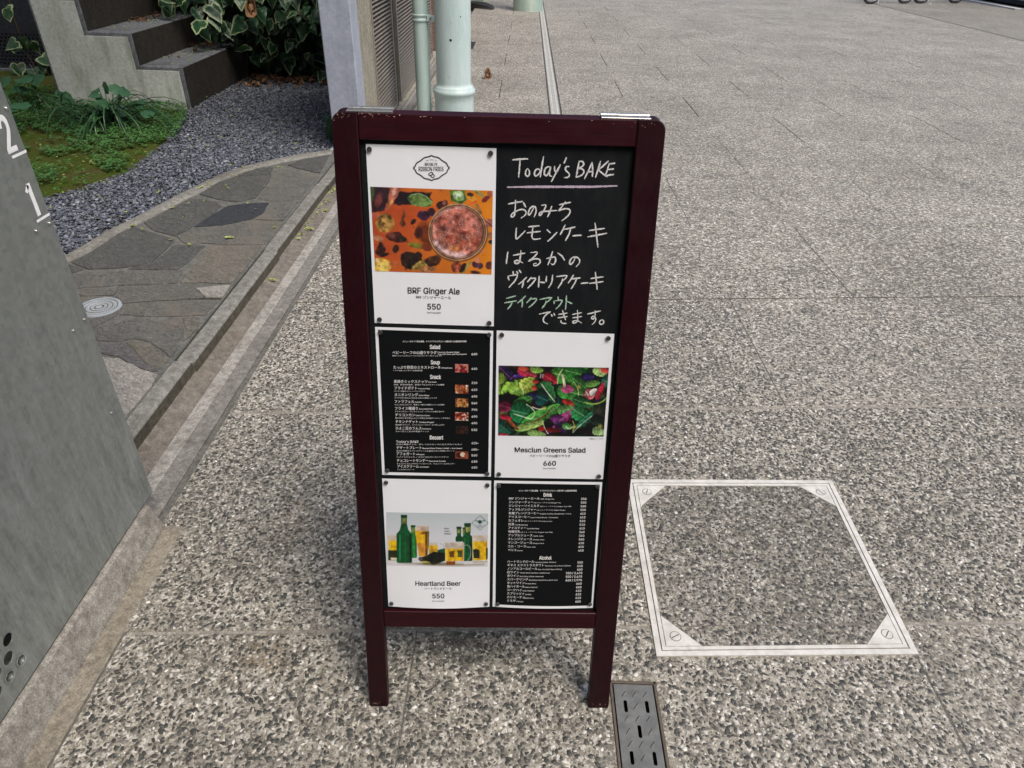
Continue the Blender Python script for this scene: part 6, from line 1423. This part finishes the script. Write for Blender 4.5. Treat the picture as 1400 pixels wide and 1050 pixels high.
def litter(name, n, fn, smin, smax, mats_, zl, label, seed):
    rr = random.Random(seed); V = []; F = []; base = [[v.co.copy() for v in m.vertices] for m in DM]; bf = [tuple(p.vertices) for p in DM[0].polygons]
    for i in range(n):
        x, y, z = fn(rr); s_ = rr.uniform(smin, smax); R3 = Euler((rr.gauss(0, .5), rr.gauss(0, .5), rr.uniform(0, 6.28))).to_matrix(); t = Vector((x, y, z)); k = len(V)
        V += [R3@(v*s_)+t for v in base[i % 4]]; F += [tuple(a+k for a in f) for f in bf]
    return tag(meshobj(name, V, F, mats_, None, True), label, 'leaf litter', kind='stuff')
litter('leaf_litter', 170, lambda q: (q.uniform(-2.70, -1.33), 7.20-abs(q.gauss(0, .20)), .088), .025, .06, M['dead'], .09, 'brown dry leaf litter at the foot of the ivy', 3)
litter('step_litter', 60, lambda q: q.choice([(q.uniform(-3.06, -2.9), q.uniform(6.2, 7.2), .40), (q.uniform(-3.40, -3.25), q.uniform(6.1, 7.2), .636), (-2.95+q.gauss(0, .08), q.uniform(6.6, 7.3), .40)]), .014, .034, M['dead'], .4, 'dry leaf litter lying on the concrete steps', 4)
litter('pale_leaf_flakes', 300, lambda q: (q.uniform(-3.6, -1.5), q.uniform(3.2, 6.6), .098), .006, .014, M['lime_leaf'], .1, 'tiny pale leaf flakes scattered over moss and gravel', 5)
litter('stair_flakes', 80, lambda q: q.choice([(q.uniform(-3.06, -2.78), q.uniform(5.9, 7.0), .392), (q.uniform(-3.40, -3.12), q.uniform(5.9, 7.0), .628)]), .006, .013, M['lime_leaf'], .1, 'tiny pale leaf flakes on the step treads', 6)
litter('channel_debris', 60, lambda q: (-1.168+abs(q.gauss(0, .018)), q.uniform(3.3, 4.9), .028), .006, .014, M['lime_leaf'], .1, 'small leaf debris along the back edge of the gutter channel', 7)
FLV = [((-1.883, 3.892, .088), .035, 'pale fallen leaf on the far dark flagstone near the curved border'), ((-1.902, 3.561, .088), .022, 'tiny bright fallen leaf in the middle of the rounded dark flagstone'), ((-1.985, 3.290, .088), .026, 'yellowish fallen leaf where the curved border meets two dark flagstones'),
       ((-1.72, 3.127, .088), .018, 'pale fallen leaf speck on the near dark flagstone'), ((-1.607, 3.082, .088), .020, 'whitish fallen leaf in the open mortar joint between flagstones'), ((-1.446, 3.179, .088), .032, 'slim yellow-green fallen leaf on the flagstone in front of the blue slate'),
       ((-1.448, 3.582, .088), .014, 'tiny pale fallen leaf at the tip of the blue slate flagstone'), ((-1.272, 3.335, .088), .016, 'tiny white fallen leaf on the kerb edge'),
       ((-1.145, 3.50, .020), .036, 'round yellow-green fallen leaf in the gutter channel, the larger of a pair'), ((-1.160, 3.40, .024), .020, 'small yellow-green fallen leaf in the gutter channel, the smaller of a pair'),
       ((-1.148, 2.861, .020), .034, 'yellow-green fallen leaf in the gutter channel nearest the panel'), ((-1.19+.06, 3.79, .016), .028, 'yellow-green fallen leaf in the gutter channel farthest from the panel')]
for i, (loc, s_, lab) in enumerate(FLV): dry(loc, s_*.95, (r.uniform(-.2, .2), r.uniform(-.2, .2), r.uniform(0, 6)), lab, i % 4, M['lime_leaf'])
# strap-leaved clumps
def strap(parent, base, az, L_, w_, lift, m, name='leaf_blade'):
    n = 7; V = []; 
    for i in range(n+1):
        t = i/n; rr = L_*(t-.25*t*t); z = lift*(1.9*t-1.9*t*t)+.02*(1-t); ww = w_*(.5+1.1*t-1.55*t*t) if t < 1 else .001
        c_, s_ = math.cos(az), math.sin(az); tw_ = .3
        px, py = base[0]+rr*c_, base[1]+rr*s_
        V += [(px-s_*ww, py+c_*ww, base[2]+z), (px, py, base[2]+z-ww*.5), (px+s_*ww, py-c_*ww, base[2]+z)]
    F = [(3*i+k, 3*i+k+1, 3*i+k+4, 3*i+k+3) for i in range(n) for k in (0, 1)]
    return meshobj(name, V, F, m, parent, True)
for (cx, cy, n, L0, lab) in ((-3.13, 5.22, 95, .55, 'dark green strap-leaved grass clump in front of the concrete steps'), (-4.0, 5.55, 22, .42, 'small strap-leaved clump left of the steps near the screen')):
    cl = empty('strap_leaf_plant', (cx, cy, .085), label=lab, cat='plant')
    for i in range(n):
        a_ = r.uniform(0, 6.283); strap(cl, (r.gauss(0, .10), r.gauss(0, .05), 0), a_, L0*r.uniform(.55, 1.15)*(1+.35*abs(math.cos(a_))), r.uniform(.009, .016), r.uniform(.14, .36), M['strap'])
# broad-leaved plants
def broad_mesh(seed):
    rr = random.Random(seed); n = 14; V = [(0, .35, .03)]
    for k in range(n):
        t = 2*math.pi*k/n; x = .42*math.sin(t)*rr.uniform(.92, 1.08); y = .38-.5*math.cos(t)+(.12 if k == n//2 else 0); y = y+(.10 if k == 0 else 0); V.append((x, y, -.10*abs(x)+.04*math.sin(k*2)))
    me = bpy.data.meshes.new('broad_leaf'); me.from_pydata(V, [], [(0, 1+k, 1+(k+1) % n) for k in range(n)]); me.materials.append(M['broad']); me.polygons.foreach_set('use_smooth', [True]*n); me.update(); return me
BMs = [broad_mesh(i) for i in range(3)]
for (cx, cy, n, s0, h0, lab) in ((-3.0, 5.10, 13, .11, .38, 'leafy plant with heart-shaped blue-green leaves rising from the strap-leaved clump'), (-3.75, 5.05, 9, .13, .18, 'low broad-leaved plant beside the top of the steel panel'), (-3.95, 5.75, 7, .15, .22, 'broad bright leaves against the left end of the steps')):
    cl = empty('broad_leaf_plant', (cx, cy, .085), label=lab, cat='plant')
    for i in range(n):
        px, py, pz = r.gauss(0, .14), r.gauss(0, .07), h0*r.uniform(.25, 1.0)
        MB().tube([(px*.2, py*.2, 0), (px*.6, py*.6, pz*.6), (px, py, pz)], .003, 5).build('stem', M['broad'], cl)
        place_leaf(cl, (px, py, pz), s0*r.uniform(.7, 1.15), leaf_rot(r, (0, -.5, 1), .45, .5), BMs[i % 3], 'broad_leaf')
# ivy leaves climbing the screen at far left
sc_i = empty('screen_ivy', (-4.75, 7.0, .1), label='sparse ivy shoots with pale-edged leaves in front of the perforated screen', cat='ivy')
for (px, pz) in ((.05, .55), (.10, .30), (.02, .28), (.16, .26), (.07, .24), (.20, .10), (-.02, .08), (.22, .16), (.28, .06), (.12, .04), (-.06, .02)): place_leaf(sc_i, (px+r.uniform(-.02, .02), -.12, pz), r.uniform(.11, .16), leaf_rot(r, (.1, -1, .7)))
MB().tube([(.1, -.06, -.05), (.06, -.08, .2), (.05, -.07, .45), (.1, -.06, 1.2)], .005, 5).build('stem', M['stem'], sc_i)
# ground cover herbs on the moss: one mass
V = []; F = []; rr = random.Random(31)
def in_moss(x, y): return bool(pip([(x, y)], mossp)[0])
n = 0
P = np.stack([rng.uniform(-4.6, -2.35, 22000), rng.uniform(3.2, 6.3, 22000)], 1); P = P[pip(P, mossp)]
clump = np.array([(rr.uniform(-4.4, -2.5), rr.uniform(3.3, 5.8), rr.uniform(.08, .24)) for _ in range(46)])
D = np.min(np.hypot(P[:, None, 0]-clump[None, :, 0], P[:, None, 1]-clump[None, :, 1])/clump[None, :, 2], 1)
band = (P[:, 1] > 4.75+.3*np.sin(P[:, 0]*5)) & (rng.random(len(P)) < .7)
P = P[((D < 1) & (rng.random(len(P)) < .8)) | band | (rng.random(len(P)) < .06)]
for (x, y) in P:
    s_ = rr.uniform(.009, .022); a0 = rr.uniform(0, 6.28); z = .10+rr.random()*.035; k = len(V)
    for q_ in range(3):
        a_ = a0+q_*2.09; c_, n_ = math.cos(a_), math.sin(a_); t1 = rr.uniform(-.4, .5)
        V += [(x, y, z), (x+s_*(c_*.6-n_*.42), y+s_*(n_*.6+c_*.42), z+s_*t1*.6), (x+s_*c_*1.1, y+s_*n_*1.1, z+s_*t1), (x+s_*(c_*.6+n_*.42), y+s_*(n_*.6-c_*.42), z+s_*t1*.6)]
        F.append((k+4*q_, k+4*q_+1, k+4*q_+2, k+4*q_+3))
tag(meshobj('ground_cover', V, F, M['herb']), 'low green clover-like ground cover growing over the mossy soil', 'ground cover', kind='stuff')

# unseen tree added left of the steps; its crown over the gravel shades the garden
gt = empty('shade_tree', (-5.2, 4.5, .08), label='unseen tree added behind the steel panel, its high crown shading the gravel and ivy', cat='tree')
MB().tube([(0, 0, -.1), (.05, .05, .9), (.15, .1, 1.9), (.5, .3, 2.9), (1.0, .6, 3.8)], .13, 12, [1.2, 1, .85, .65, .4]).build('trunk', M['stem'], gt, True)
for a_, l_ in ((.1, 1.8), (1.2, 1.5), (-.9, 1.6), (2.5, 1.2)): MB().tube([(.35, .2, 2.5), (.35+l_*.5*math.cos(a_), .2+l_*.5*math.sin(a_), 3.0), (.35+l_*math.cos(a_), .2+l_*math.sin(a_), 3.4)], .05, 8, [1, .7, .3]).build('limb', M['stem'], gt, True)
n_ = 13000; q_ = np.random.default_rng(5)
cl_c = np.array([(q_.uniform(-.6, 3.6), q_.uniform(-1.4, 2.8), q_.uniform(2.7, 4.4)) for _ in range(60)]); ci_ = q_.integers(0, 60, n_)
ct = cl_c[ci_]+q_.normal(0, .26, (n_, 3)); d1 = q_.normal(0, 1, (n_, 3)); d1 /= np.linalg.norm(d1, axis=1)[:, None]; d2 = np.cross(d1, q_.normal(0, 1, (n_, 3))); d2 /= np.linalg.norm(d2, axis=1)[:, None]
s_l = q_.uniform(.03, .06, (n_, 1)); Vt = np.stack([ct-d1*s_l, ct+d2*s_l*.45, ct+d1*s_l, ct-d2*s_l*.45], 1).reshape(-1, 3)
tag(mesh_np('crown', Vt, np.arange(4*n_).reshape(-1, 4), M['herb'], gt), kind='stuff')

# unseen shopfront and overhang added behind the camera to darken the near paving
sf = empty('shopfront', (-2.2, -2.4, 0), label='unseen grey shopfront wall added behind the camera to shade the near pavement', cat='building')
MB().box(-5, 4.6, -.3, 0, 0, 5.2).build('wall', M['building'], sf)
MB().box(-5, 4.6, .0, 1.1, 2.75, 2.85, .01).build('shade_awning', M['building'], sf)
